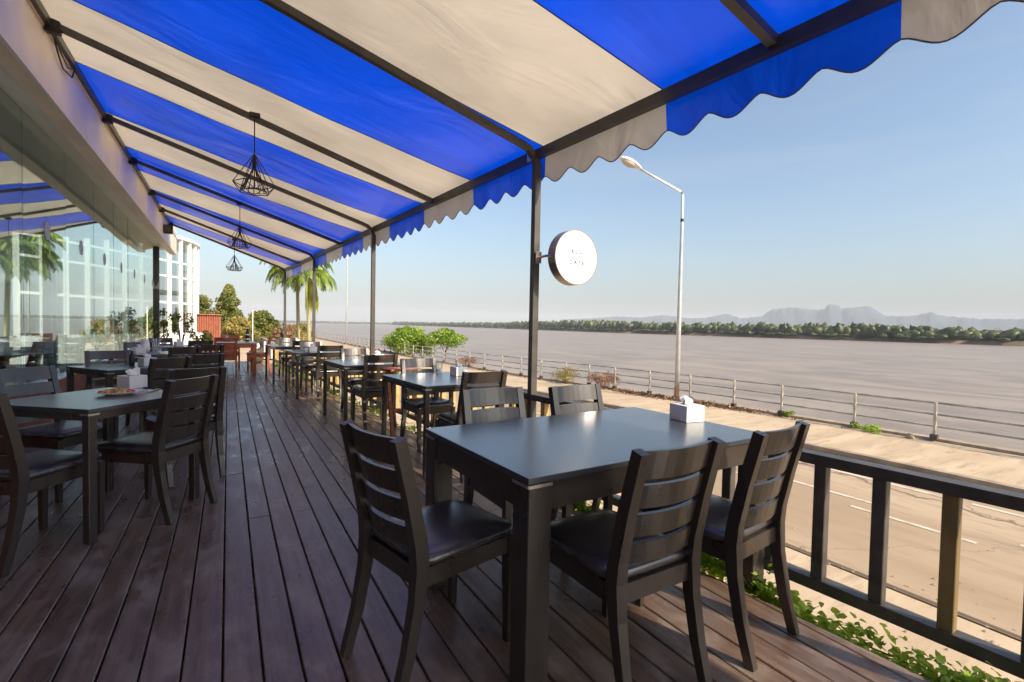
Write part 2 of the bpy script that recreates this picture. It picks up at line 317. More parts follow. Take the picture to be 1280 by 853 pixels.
def dup(root, loc, rz, label, group=None):
    r = root.copy(); C.objects.link(r); r.location = loc; r.rotation_euler = (0, 0, rz); r['label'] = label
    if group: r['group'] = group
    for ch in list(root.children):
        c = ch.copy(); C.objects.link(c); c.parent = r
        for g in list(ch.children):
            d = g.copy(); C.objects.link(d); d.parent = c
    return r
def struct(o): o['kind'] = 'structure'; return o

# ------------------------------------------------------------------ terrain, road, river
def smooth(a, b, x): t = min(1, max(0, (x-a)/(b-a))); return t*t*(3-2*t)
RX = [(-200, 15.3), (5, 15.15), (11, 14.85), (16, 14.3), (20, 13.65), (26, 13.15), (40, 12.75), (400, 12.6), (6000, 12.6)]
def xr(y):
    for (a, xa), (b, xb) in zip(RX, RX[1:]):
        if y <= b: return xa+(xb-xa)*max(0, (y-a))/(b-a)
    return RX[-1][1]
YS = [-200, -60, -20, -8, -4, -2, 0, 2, 4, 5, 6, 8, 10, 11, 13, 15, 16, 18, 20, 22, 24, 26, 30, 35, 40, 50, 60, 80, 110, 160, 250, 400, 700, 1200, 2500, 6000]
def strip(name, o0, o1, z0, z1, m, ys=YS, side=0):
    V = []; F = []
    for y in ys: V += [(xr(y)+o0, y, z0), (xr(y)+o1, y, z1)]
    n = len(ys)
    for i in range(n-1): F.append((2*i, 2*i+1, 2*i+3, 2*i+2))
    return raw(name, V, F, m)
# one ground sheet with the river bank sloping down
offs = [(-3000, -1.53), (-400, -1.53), (-60, -1.53), (-20, -1.53), (-9.2, -1.53), (-3.5, -1.53), (.38, -1.53), (.9, -1.75), (2.0, -2.9), (4.5, -5.2), (8, -7.4), (12, -9.5), (60, -12)]
V = []; F = []
ysd = sorted(set(YS+list(np.arange(-6, 90, 1.5))))
for y in ysd:
    for k, (o_, z_) in enumerate(offs):
        j = (random.uniform(-.35, .35) if 7 < k < 11 else 0); V.append((xr(y)+o_+j, y, z_+j*.5))
nx = len(offs)
for i in range(len(ysd)-1):
    for k in range(nx-1): F.append((i*nx+k, i*nx+k+1, (i+1)*nx+k+1, (i+1)*nx+k))
struct(raw('ground', V, F, m_ground, smooth=True))
struct(strip('road', -8.95, -3.32, -1.5, -1.5, m_road))
struct(strip('road_shoulder', -14, -8.97, -1.51, -1.51, m_path))
kerb = bmesh.new()
struct(strip('sidewalk', -3.12, .30, -1.40, -1.40, m_path))
def kerbstrip(name, o0, o1, zb, zt, m, ys):
    bm = bmesh.new(); rings = [[bm.verts.new((xr(y)+o, y, z)) for o, z in ((o0, zb), (o0, zt), (o1, zt), (o1, zb))] for y in ys]
    for a, b in zip(rings, rings[1:]):
        for k in range(3): bm.faces.new((a[k], a[k+1], b[k+1], b[k]))
    return ob(name, bm, m)
YK = [y for y in YS if -20 <= y <= 400]
struct(kerbstrip('kerb', -3.31, -3.13, -1.52, -1.385, m_concrete, YK))
struct(kerbstrip('river_wall', .06, .36, -2.2, -1.33, m_concrete, YK))
def dashes(name, off, wd, lst, z=-1.494):
    V = []; F = []
    for a, b in lst:
        ys = np.linspace(a, b, max(2, int((b-a)/2)+2))
        for i, y in enumerate(ys):
            V += [(xr(y)+off-wd/2, y, z), (xr(y)+off+wd/2, y, z)]
            if i: n = len(V); F.append((n-4, n-3, n-1, n-2))
    return struct(raw(name, V, F, m_line))
dashes('road_edge_line', -4.68, .10, [(-40, 2.9), (3.2, 5.2), (5.6, 60)])
dashes('road_centre_line', -6.15, .09, [(k*3.0+.5, k*3.0+2.0) for k in range(-5, 30)])
dashes('road_lane_line', -6.60, .09, [(k*3.0-.7, k*3.0+.8) for k in range(-5, 30)])
# dark joint along the near side of the road
jm = mat('tar_joint', (.14, .10, .07), .9)
o = strip('road_joint', -8.93, -8.88, -1.493, -1.493, jm, [y for y in YS if y < 90]); struct(o)

# water and far bank
struct(raw('river', [(8, -400, -8), (1500, -400, -8), (1500, 14000, -8), (8, 14000, -8)], [(0, 1, 2, 3)], m_water))
SH = [(-600, 640), (-100, 650), (150, 655), (390, 665), (575, 682), (780, 700), (970, 735), (1430, 840), (2170, 960), (3200, 1080), (4200, 1200)]
def xs(y):
    for (a, xa), (b, xb) in zip(SH, SH[1:]):
        if y <= b: return xa+(xb-xa)*max(0, (y-a))/(b-a)
    return SH[-1][1]
ys = np.concatenate([np.arange(-600, 1400, 12), np.arange(1400, 4200, 40)]); V = []; F = []
prof = [(0, -8.6), (3, -7.5), (9, -4.2), (15, -3.2), (60, -2.6), (9000, -2)]
for y in ys:
    j = 5*math.sin(y*.031)+3*math.sin(y*.11+1)+random.uniform(-2, 2)
    for k, (o_, z_) in enumerate(prof): V.append((xs(y)+o_+j*(k < 5), y, z_+(random.uniform(-.7, .9) if 0 < k < 4 else 0)))
nx = len(prof)
for i in range(len(ys)-1):
    for k in range(nx-1): F.append((i*nx+k, i*nx+k+1, (i+1)*nx+k+1, (i+1)*nx+k))
struct(raw('far_river_bank', V, F, m_farbank))
struct(raw('far_plain', [(-6000, 5800, -7.7), (9000, 4190, -7.7), (14000, 16000, -7.7), (-8000, 16000, -7.7)], [(0, 1, 2, 3)], m_farbank))

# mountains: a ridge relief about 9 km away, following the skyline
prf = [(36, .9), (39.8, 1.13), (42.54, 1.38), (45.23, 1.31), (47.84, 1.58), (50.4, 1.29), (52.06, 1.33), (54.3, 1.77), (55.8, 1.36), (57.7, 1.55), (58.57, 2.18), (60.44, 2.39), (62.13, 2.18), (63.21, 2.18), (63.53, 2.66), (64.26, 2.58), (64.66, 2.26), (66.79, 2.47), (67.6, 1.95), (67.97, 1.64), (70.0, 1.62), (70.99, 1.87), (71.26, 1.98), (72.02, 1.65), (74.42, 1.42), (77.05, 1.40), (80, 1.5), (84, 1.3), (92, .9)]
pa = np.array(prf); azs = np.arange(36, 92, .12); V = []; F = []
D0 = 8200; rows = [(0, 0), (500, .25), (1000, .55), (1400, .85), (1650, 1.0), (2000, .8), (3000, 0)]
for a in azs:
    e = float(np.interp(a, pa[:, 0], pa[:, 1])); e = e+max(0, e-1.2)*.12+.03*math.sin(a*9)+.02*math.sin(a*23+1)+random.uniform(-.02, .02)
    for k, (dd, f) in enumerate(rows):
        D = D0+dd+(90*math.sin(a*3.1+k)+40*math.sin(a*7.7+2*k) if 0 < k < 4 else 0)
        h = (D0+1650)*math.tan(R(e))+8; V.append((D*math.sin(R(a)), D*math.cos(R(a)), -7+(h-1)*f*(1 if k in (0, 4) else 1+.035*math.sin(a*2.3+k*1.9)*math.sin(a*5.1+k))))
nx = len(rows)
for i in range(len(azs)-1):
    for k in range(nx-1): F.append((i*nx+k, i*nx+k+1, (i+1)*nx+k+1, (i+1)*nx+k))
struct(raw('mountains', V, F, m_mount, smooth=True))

# ------------------------------------------------------------------ foliage
def leaves(cent, rad, n, size, squash=1.0, hollow=.35, mode='ell', jit=1.0):
    """n leaf quads spread through an ellipsoid (centres, radii arrays)"""
    cent = np.asarray(cent, float); rad = np.asarray(rad, float)
    idx = rng.integers(0, len(cent), n); d = rng.normal(size=(n, 3)); d /= np.linalg.norm(d, axis=1)[:, None]
    r = (hollow+(1-hollow)*rng.random(n))**.8
    P = cent[idx]+d*rad[idx]*r[:, None]
    nrm = d+rng.normal(size=(n, 3))*.7*jit; nrm /= np.linalg.norm(nrm, axis=1)[:, None]
    a = np.cross(nrm, rng.normal(size=(n, 3))); a /= np.linalg.norm(a, axis=1)[:, None]; b = np.cross(nrm, a)
    s = size*(.6+.8*rng.random(n))[:, None]
    V = np.stack([P-a*s, P-b*s*.45+nrm*s*.1, P+a*s, P+b*s*.45+nrm*s*.1], 1).reshape(-1, 3)
    F = np.arange(4*n).reshape(-1, 4)
    return V, F
def tree(name, label, cat, base, trunk_h, clumps, n, leaf, m, trad=.12, bark=m_bark, group=None, limbs=5, lean=(0, 0)):
    t = thing(name, label, cat, base, 0, group)
    bm = bmesh.new(); top = Vector((lean[0], lean[1], trunk_h))
    tube(bm, [(0, 0, -.3), (lean[0]*.4+.03, lean[1]*.4, trunk_h*.5), top], [trad*1.2, trad, trad*.75], 8)
    cs = [Vector(c[:3]) for c in clumps]
    for c in cs[:limbs]:
        mid = top.lerp(c, .5)+Vector((0, 0, -.08*(c-top).length)); tube(bm, [top-Vector((0, 0, .15)), mid, c], [trad*.6, trad*.4, trad*.15], 6)
    ob('trunk', bm, bark, t, smooth=True)
    V, F = leaves([c[:3] for c in clumps], [c[3:6] for c in clumps], n, leaf); raw('crown', V, F, m, t)
    return t
def clumpset(w, h, z0, k, r0=.3, seed=1, cone=False):
    rr = random.Random(seed); L = []
    for i in range(k):
        a = rr.random()*6.28; q = rr.random()**.5; z = rr.random()
        taper = (1-z)**.75 if cone else math.sqrt(max(.05, 1-(z*1.0)**2))
        rad = r0*1.35*w*rr.uniform(.6, 1.15)*(taper*.6+.4)
        L.append((math.cos(a)*q*w*.5*taper*.85, math.sin(a)*q*w*.5*taper*.85, z0+z*h*.88, rad, rad, rad*.7))
    return L
tree('umbrella_tree', 'larger bright green spreading tree on the river bank behind the railing', 'tree', (13.9, 42, -3.2), 1.7,
     clumpset(5.0, 2.3, 2.0, 70, .13, 3), 12000, .10, m_leaf_tree, .12, group='bright green trees on the river bank')
tree('umbrella_tree', 'smaller flat-topped bright green tree right of the larger bank tree', 'tree', (15.8, 38, -3.95), 3.0,
     clumpset(3.6, 1.1, 3.75, 26, .15, 5), 5200, .09, m_leaf_tree, .07, group='bright green trees on the river bank')
tree('tall_tree', 'tall pointed olive green tree beyond the end of the deck', 'tree', (.1, 70, -1.6), 2.2,
     clumpset(4.8, 7.2, .8, 210, .15, 8, True), 22000, .15, m_leaf_dark, .2, group='trees beyond the end of the deck')
tree('broad_tree', 'broad dark green tree between the white building and the pointed tree', 'tree', (-3.4, 74, -1.6), 2.0,
     clumpset(6.5, 5.8, .6, 80, .15, 12), 15000, .16, m_leaf_dark, .2, group='trees beyond the end of the deck')
tree('round_tree', 'low round olive tree beyond the red dining set', 'tree', (4.1, 76, -1.6), 1.2,
     clumpset(6.0, 4.2, .4, 80, .13, 15), 15000, .15, m_leaf_dark, .16, group='trees beyond the end of the deck')
tree('yellowing_tree', 'yellowish bushy tree in front of the tall pointed tree', 'tree', (.9, 60, -1.6), .8,
     clumpset(4.6, 3.2, .3, 60, .13, 21), 9000, .13, m_leaf_dry, .1, group='trees beyond the end of the deck')
tree('dry_bush', 'dry reddish brown bush at the right of the low round tree', 'bush', (6.0, 66, -1.6), .6,
     clumpset(2.9, 2.6, .3, 22, .16, 23), 4500, .12, m_leaf_red, .08, group='bushes beyond the end of the deck')
tree('dry_bush', 'yellow green bush behind the farthest awning post', 'bush', (8.6, 72, -1.6), .6,
     clumpset(4.4, 2.6, .3, 24, .16, 25), 5000, .12, m_leaf_dry, .08, group='bushes beyond the end of the deck')
# shrubs along the river rail
def shrub(label, x, y, w, h, n, m, seed, leaf=.035):
    t = thing('shrub', label, 'shrub', (x, y, -1.45), 0, 'shrubs growing at the foot of the riverside railing')
    bm = bmesh.new(); rr = random.Random(seed)
    tips = []
    for k in range(9):
        a = rr.random()*6.28; q = rr.uniform(.1, .5)*w; tip = (q*math.cos(a), q*math.sin(a), h*rr.uniform(.55, 1)); tips.append(tip)
        tube(bm, [(0, 0, -.1), (tip[0]*.4, tip[1]*.4, tip[2]*.55), tip], [.012, .008, .004], 5)
    ob('stem', bm, m_bark, t)
    V, F = leaves([(p[0], p[1], p[2]*.8) for p in tips]+[(0, 0, h*.4)], [(w*.2, w*.2, h*.28)]*9+[(w*.35, w*.35, h*.35)], n, leaf); raw('foliage', V, F, m, t)
shrub('pale green shrub by the riverside railing, just right of the near awning post', 13.75, 18.3, 1.5, .85, 1500, m_leaf_dry, 1)
shrub('russet dry shrub by the riverside railing, behind the far grey chair', 14.1, 16.0, 1.2, .85, 2000, m_leaf_red, 2)
shrub('brown bushy weed by the railing below the flat-topped bank tree', 12.9, 27.5, 1.5, .75, 1500, m_leaf_red, 3)
shrub('small green weed at the foot of the third rail post from the photo edge', 15.0, 8.6, .5, .25, 300, m_leaf_tree, 4)
shrub('low yellow green weed in front of the rail near its right part', 15.0, 6.3, .7, .22, 350, m_leaf_vine, 5)
# dry litter and weeds along the wall (uncountable)
nl = 3600; yy = rng.uniform(9.5, 60, nl); yy[:2200] = rng.normal(12.6, 1.6, 2200)
xx = np.array([xr(y) for y in yy])-np.abs(rng.normal(0, .22, nl)); zz = -1.40+np.abs(rng.normal(0, .05, nl))
P = np.stack([xx, yy, zz], 1); a = rng.normal(size=(nl, 3)); a /= np.linalg.norm(a, axis=1)[:, None]; b = np.cross(a, rng.normal(size=(nl, 3))); b /= np.linalg.norm(b, axis=1)[:, None]
s = .05; V = np.stack([P-a*s, P-b*s*.5, P+a*s, P+b*s*.5], 1).reshape(-1, 3)
o = raw('leaf_litter', V, np.arange(4*nl).reshape(-1, 4), m_leaf_red, kind='stuff'); tag(o, 'dry reddish leaf litter along the foot of the riverside railing', 'leaf litter')

ng = 4200; gy = rng.uniform(-1, 30, ng); gx = np.array([xr(y) for y in gy])-3.35-np.abs(rng.normal(0, .22, ng)); q_ = rng.random(ng) < .25
gx = np.where(q_, np.array([xr(y) for y in gy])-8.9+rng.normal(0, .35, ng), gx); gs = rng.uniform(.008, .028, (ng, 1))
G0 = np.stack([gx, gy, np.full(ng, -1.5)], 1); tet = np.array([(1, 0, 0), (-.5, .8, 0), (-.5, -.8, 0), (0, 0, .8)])
GV = (G0[:, None, :]+tet[None]*gs[:, None, :]*(.6+.8*rng.random((ng, 1, 1)))).reshape(-1, 3); GF = (np.array([(0, 1, 3), (1, 2, 3), (2, 0, 3)])[None]+4*np.arange(ng)[:, None, None]).reshape(-1, 3)
o = raw('gravel', GV, GF, m_concrete, kind='stuff'); tag(o, 'loose gravel scattered along the kerb of the riverside road', 'gravel')

# far forest along the opposite bank, one mass
bm0 = bmesh.new(); bmesh.ops.create_icosphere(bm0, subdivisions=2, radius=1); bm0.verts.ensure_lookup_table()
IV = np.array([v.co[:] for v in bm0.verts]); IF = np.array([[v.index for v in f.verts] for f in bm0.faces]); bm0.free()
Vs = []; Fs = []; nv = 0
pf = np.array([(21.49, .3), (24.75, .42), (28.5, .45), (32.3, .62), (36, .79), (38.9, .93), (41.6, .84), (45.2, .86), (50.4, .89), (54.5, .87), (58.3, .88), (61.9, .89), (66.2, 1.02), (67.7, .86), (70.6, .79), (74.3, .67), (77, .65), (95, .6)])
def addtree(x, y, h, wd):
    global nv
    d = IV*(1+rng.normal(0, .17, (len(IV), 1))); d[:, 2] = np.maximum(d[:, 2], -.9)
    Vs.append(d*[wd, wd, h*.5]+[x, y, -3.2+h*.5]); Fs.append(IF+nv); nv += len(IV)
y = -250.0
while y < 4000:
    for row in range(3):
        x = xs(y)+14+row*9+random.uniform(-4, 6); az = math.degrees(math.atan2(x, y)); D = math.hypot(x, y)
        top = D*math.tan(R(float(np.interp(az, pf[:, 0], pf[:, 1]))))+1.25+3.2
        h = max(5, top*random.uniform(.55, 1.04)) if random.random() > .12 else top*.4
        addtree(x, y+random.uniform(-3, 3), h, random.uniform(3.5, 7.5))
        if random.random() < .6: addtree(x-10+random.uniform(-3, 3), y+random.uniform(-4, 4), random.uniform(2, 5), random.uniform(3, 6))
    y += 6.0 if y < 1500 else 16
FV = np.concatenate(Vs); FF = np.concatenate(Fs)
pc = FV[rng.integers(0, len(FV), 70000)]+rng.normal(0, .7, (70000, 3)); aa = rng.normal(size=(70000, 3)); aa /= np.linalg.norm(aa, axis=1)[:, None]; bb = np.cross(aa, rng.normal(size=(70000, 3))); bb /= np.linalg.norm(bb, axis=1)[:, None]
sz = rng.uniform(.4, 1.2, (70000, 1)); tv = np.stack([pc-aa*sz, pc+bb*sz, pc+aa*sz], 1).reshape(-1, 3)
FF = np.concatenate([FF, np.arange(210000).reshape(-1, 3)+len(FV)]); FV = np.concatenate([FV, tv])
o = raw('far_forest', FV, FF, m_leaf_far, kind='stuff'); tag(o, 'low green forest lining the far bank of the river', 'forest')
V, F = leaves([(x, 5900+random.uniform(-50, 50), 2) for x in range(-500, 2600, 35)], [(40, 20, 16)]*89, 9000, 9)
o = raw('distant_treeline', V, F, m_leaf_far, kind='stuff'); tag(o, 'faint distant tree line where the river meets the sky', 'tree line')

# palms
def palm(label, x, y, ztop, n, flen, seed, yellow=False, h0=-1.55):
    t = thing('palm_tree', label, 'palm tree', (x, y, h0), 0, 'palms beside the end of the deck'); rr = random.Random(seed)
    H = ztop-h0; bm = bmesh.new()
    tube(bm, [(0, 0, -.2), (.05, 0, H*.4), (.0, 0, H*.8), (0, 0, H)], [.10, .075, .065, .05], 10); ob('trunk', bm, m_palmbark, t, smooth=True)
    for k in range(n):
        a = 2*math.pi*k/n+rr.uniform(-.25, .25); el = rr.uniform(.1, 1.1); L = flen*rr.uniform(.8, 1.1)
        pts = []; p = Vector((0, 0, H-.05)); d = Vector((math.cos(a)*math.cos(el), math.sin(a)*math.cos(el), math.sin(el))); st = L/12
        for i in range(13):
            pts.append(p.copy()); p += d*st; d.z -= .15+.02*i; d.normalize()
        bm = bmesh.new(); tube(bm, pts, [.018*(1-i/14) for i in range(13)], 5)
        for i in range(2, 13):
            for sgn in (-1, 1):
                for q in (0, .5):
                    p0 = pts[i]+(pts[min(i+1, 12)]-pts[i])*q; tg = (pts[i]-pts[i-1]).normalized(); sd_ = tg.cross(Vector((0, 0, 1))).normalized()*sgn
                    ll = flen*.30*(1-abs(i-6)/9); dr = (sd_*.8+tg*.5+Vector((0, 0, -.45+rr.uniform(-.2, .2)))).normalized()
                    e1 = p0+dr*ll*.55; e2 = p0+dr*ll+Vector((0, 0, -.25*ll)); wv = tg*.038
                    v = [bm.verts.new(c) for c in (p0-wv*.4, p0+wv*.4, e1+wv, e1-wv)]; bm.faces.new(v); v2 = bm.verts.new(e2); bm.faces.new((v[3], v[2], v2))
        ob('frond', bm, m_leaf_palm, t)
    if yellow:
        for k in range(5):
            a = rr.random()*6.28; bm = bmesh.new(); r_ = .12+.1*rr.random()
            for q in range(26):
                x0 = r_*math.cos(a)+rr.uniform(-.12, .12); y0 = r_*math.sin(a)+rr.uniform(-.12, .12); l_ = rr.uniform(.6, 1.15)
                z0 = H-.35-rr.random()*.45; v = [bm.verts.new(c) for c in ((x0-.015, y0, z0), (x0+.015, y0, z0), (x0+.02+x0*.3, y0+y0*.3, z0-l_*.6), (x0+x0*.25, y0, z0-l_))]; bm.faces.new(v)
            ob('hanging_frond', bm, m_leaf_yel, t)
palm('green palm with spreading fronds, left of the farthest awning posts', 2.5, 22.0, 3.6, 24, 1.75, 3)
palm('palm with bright yellow hanging fronds between the two farthest awning posts', 2.78, 21.0, 3.3, 16, 1.5, 9, True)

# ------------------------------------------------------------------ deck
def xe(y): return 2.25-.075*y           # slanted outer edge of the deck
def xf(y): return 2.54-.075*y           # line of posts, front beam and railing
Y0, Y1 = -2.6, 17.2
deck = thing('deck', '', '', (0, 0, 0)); del deck['label']; del deck['category']; deck['kind'] = 'structure'
def clip(poly, k):                      # keep x <= xe(y)
    out = []
    for i in range(len(poly)):
        a, b = poly[i], poly[(i+1) % len(poly)]; fa, fb = xe(a[1])-a[0], xe(b[1])-b[0]
        if fa >= 0: out.append(a)
        if fa*fb < 0: t = fa/(fa-fb); out.append((a[0]+(b[0]-a[0])*t, a[1]+(b[1]-a[1])*t))
    return out
k = -15
while True:
    xa = -.015+.126*k+.0035; xb = xa+.119
    if xa > xe(Y0): break
    y = Y0-random.random()*2.5
    while y < Y1:
        L = random.uniform(2.4, 4.4); ya, yb = max(Y0, y), min(Y1, y+L); y += L
        if yb-ya < .05: continue
        dz = random.uniform(-.0018, .0018); pl = clip([(xa, ya+.0015), (xb, ya+.0015), (xb, yb-.0015), (xa, yb-.0015)], 0)
        if len(pl) < 3: continue
        bm = bmesh.new(); vs = [bm.verts.new((p[0], p[1], dz)) for p in pl]; f = bm.faces.new(vs)
        r = bmesh.ops.extrude_face_region(bm, geom=[f]); [setattr(v.co, 'z', dz-.03) for v in r['geom'] if isinstance(v, bmesh.types.BMVert)]
        topf = [f for f in bm.faces if all(abs(v.co.z-dz) < 1e-5 for v in f.verts)]
        bmesh.ops.bevel(bm, geom=[e for f in topf for e in f.edges], offset=.0035, segments=1, affect='EDGES')
        ob('plank', bm, m_deck, deck)
    k += 1
m_under = mat('deck_joist_wood', (.05, .038, .03), .8)
bm = bmesh.new()
for i in range(0, 34):
    y = Y0+.3+i*.58; bx(bm, -1.9, xe(y)-.03, y, y+.05, -.15, -.032)
ob('joists', bm, m_under, deck); 
bm = bmesh.new(); sweep(bm, [(xe(Y0)-.012, Y0, -.09), (xe(Y1)-.012, Y1, -.09)], .02, .11, Vector((1, 0, 0))); ob('edge_board', bm, m_wood, deck)
# foundation wall under the deck
o = box('deck_foundation', -1.9, 1.0, Y0+.2, Y1-.2, -1.6, -.16, m_concrete); struct(o)

# ------------------------------------------------------------------ railing of the deck
rail = thing('deck_railing', 'dark painted low railing with square balusters along the river side of the deck', 'railing')
ra, rb = -1.9, 17.0
bm = bmesh.new(); sweep(bm, [(xf(ra)+.0, ra, .645), (xf(rb), rb, .645)], .075, .05, Vector((1, 0, 0))); ob('top_rail', bm, m_railpaint, rail)
bm = bmesh.new(); sweep(bm, [(xf(ra)+.0, ra, .045), (xf(rb), rb, .045)], .065, .055, Vector((1, 0, 0))); ob('bottom_rail', bm, m_railpaint, rail)
bmx = bmesh.new(); bx(bmx, -.026, .026, -.026, .026, .0725, .62, .003); mb = bpy.data.meshes.new('baluster'); bmx.to_mesh(mb); bmx.free(); mb.materials.append(m_railpaint)
m_yellow_lit = mat('yellow_lit_rail', (.50, .34, .12), .6, var=.2, vscale=6); my_ = mb.copy(); my_.materials.clear(); my_.materials.append(m_yellow_lit)  # yellow light on the farther balusters, put into their colour
mo = mb.copy(); mo.materials.clear(); mo.materials.append(m_olive)  # one baluster gets an olive yellow tone
y = .745-.235*10; k = 0
while y < 16.9:
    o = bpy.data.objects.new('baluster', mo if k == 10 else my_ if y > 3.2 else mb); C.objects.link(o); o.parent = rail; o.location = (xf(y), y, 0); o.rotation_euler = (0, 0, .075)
    if k == 10: o['label'] = 'olive yellow baluster'
    y += .235; k += 1
# brackets carrying the rail out from the deck
for y in (-.7, 1.9, 3.25, 5.3, 7.3, 9.3, 11.3, 13.3, 15.3):
    bm = bmesh.new(); bx(bm, xe(y)-.25, xf(y)+.03, y-.025, y+.025, -.045, .015 if False else -.0) if False else bx(bm, xe(y)+.002, xf(y)+.03, y-.02, y+.02, -.05, .015); ob('bracket', bm, m_railpaint, rail)
er = thing('end_railing', 'short dark railing with pale balusters closing the far end of the deck', 'railing')
bm = bmesh.new(); sweep(bm, [(.75, 17.1, .645), (xf(17.1), 17.1, .645)], .07, .05, Vector((0, 1, 0))); ob('top_rail', bm, m_railpaint, er)
bm = bmesh.new(); sweep(bm, [(.75, 17.1, .045), (xf(17.1), 17.1, .045)], .06, .05, Vector((0, 1, 0))); ob('bottom_rail', bm, m_railpaint, er)
for i in range(3): box('baluster', .83+i*.18-.03, .83+i*.18+.03, 17.07, 17.13, .07, .62, m_white, er)

# vine along the deck edge
vt = thing('creeping_vine', 'bright green creeping vine growing along the outer edge of the deck', 'vine')
n = 21000; yy = np.concatenate([rng.uniform(.0, 3.2, 14000), rng.uniform(3.2, 16, 7000)])
dens = .5+.5*np.sin(yy*4.3+1)*np.sin(yy*1.7); keep = rng.random(n) < (.35+.65*dens)*np.where(yy < 1.25, 1, .62); yy = yy[keep]; n = len(yy)
off = rng.uniform(-.03, .10, n)*np.where(yy > 1.0, 1, 1.9-.9*yy); xx = xe(yy)+.02+np.abs(off); zz = -.02+rng.normal(0, .035, n)+.06*np.sin(yy*5)*(off < .08)
P = np.stack([xx, yy, zz], 1); nr = np.stack([rng.normal(0, .55, n), rng.normal(0, .55, n), np.ones(n)], 1); nr /= np.linalg.norm(nr, axis=1)[:, None]
a = np.cross(nr, rng.normal(size=(n, 3))); a /= np.linalg.norm(a, axis=1)[:, None]; b = np.cross(nr, a); s = (.008+.009*rng.random(n))[:, None]
pts = [P-a*s*1.2, P-a*s*.5+b*s*.9+nr*s*.25, P+a*s*.5+b*s*.75+nr*s*.2, P+a*s*1.6-nr*s*.3, P+a*s*.5-b*s*.75+nr*s*.2, P-a*s*.5-b*s*.9+nr*s*.25]
V = np.stack(pts, 1).reshape(-1, 3); F = np.arange(6*n).reshape(-1, 6); o = raw('leaves', V, F, m_leaf_vine, vt, kind='stuff')
bm = bmesh.new()
for i in range(26):
    y = random.uniform(0, 3.4) if i < 18 else random.uniform(3.4, 15); x = xe(y)+random.uniform(.03, .09); pts = [(x, y, -.5 if i % 3 == 0 else -.1)]
    for q in range(6): y += random.uniform(.03, .12); x += random.uniform(-.03, .03); pts.append((max(x, xe(y)+.015), y, -.06+random.uniform(-.03, .03)))
    tube(bm, pts, .0035, 5)
ob('stems', bm, m_bark, vt, kind='stuff')

# ------------------------------------------------------------------ awning
aw = thing('awning', 'blue and cream striped awning on a dark steel frame over the deck', 'awning')
XW, ZW, ZF = -1.27, 3.70, 2.74
def zc(x, y): t = (x-XW)/(xf(y)-XW); return ZW+(ZF-ZW)*t
rafY = [-4.6, -2.5, -.5, 1.51, 3.51, 5.54, 7.68, 9.5, 11.65, 13.3, 15.2]  # frame carried on unseen behind the camera, added to keep the deck shaded
for i, y in enumerate(rafY):
    bm = bmesh.new(); X = xf(y); sl_ = (ZF-ZW)/(X-XW)
    pts = [(XW, y+.0, ZW), (X-.16, y+.005, zc(X-.16, y)), (X-.09, y, zc(X-.09, y)-.008), (X-.03, y, ZF-.045), (X, y, ZF-.11)]
    if y not in (-4.6, -.5, 3.51, 7.68, 11.65, 15.2): pts = [(XW, y, ZW), (X-.028, y, zc(X-.028, y)-.012)]
    sweep(bm, pts, .05, .05, Vector((0, 1, 0))); o = ob('rafter', bm, m_steel, aw)
    bm = bmesh.new(); bx(bm, XW-.05, XW+.05, y-.035, y+.035, ZW-.07, ZW+.04, .006); ob('bracket', bm, m_dark, o)
for i, y in enumerate((-4.6, -.5, 3.51, 7.68, 11.65, 15.2)):
    bm = bmesh.new(); bx(bm, xf(y)-.03, xf(y)+.03, y-.03, y+.03, -1.5, ZF-.10, .003); o = ob('post', bm, m_steel, aw)
bm = bmesh.new(); sweep(bm, [(xf(-5), -5, ZF-.02), (xf(15.25), 15.25, ZF-.02)], .05, .075, Vector((1, 0, 0))); ob('front_beam', bm, m_steel, aw)
bm = bmesh.new(); sweep(bm, [(XW-.035, -5, ZW+.01), (XW-.035, 15.6, ZW+.01)], .05, .07, Vector((1, 0, 0))); ob('ledger_beam', bm, m_steel, aw)
ST = [1.0+1.225*k for k in range(-5, 13)]; SW = [1.02+1.32*k for k in range(-5, 13)]  # stripes behind the camera are out of view, extended to block sun
yend = 15.28
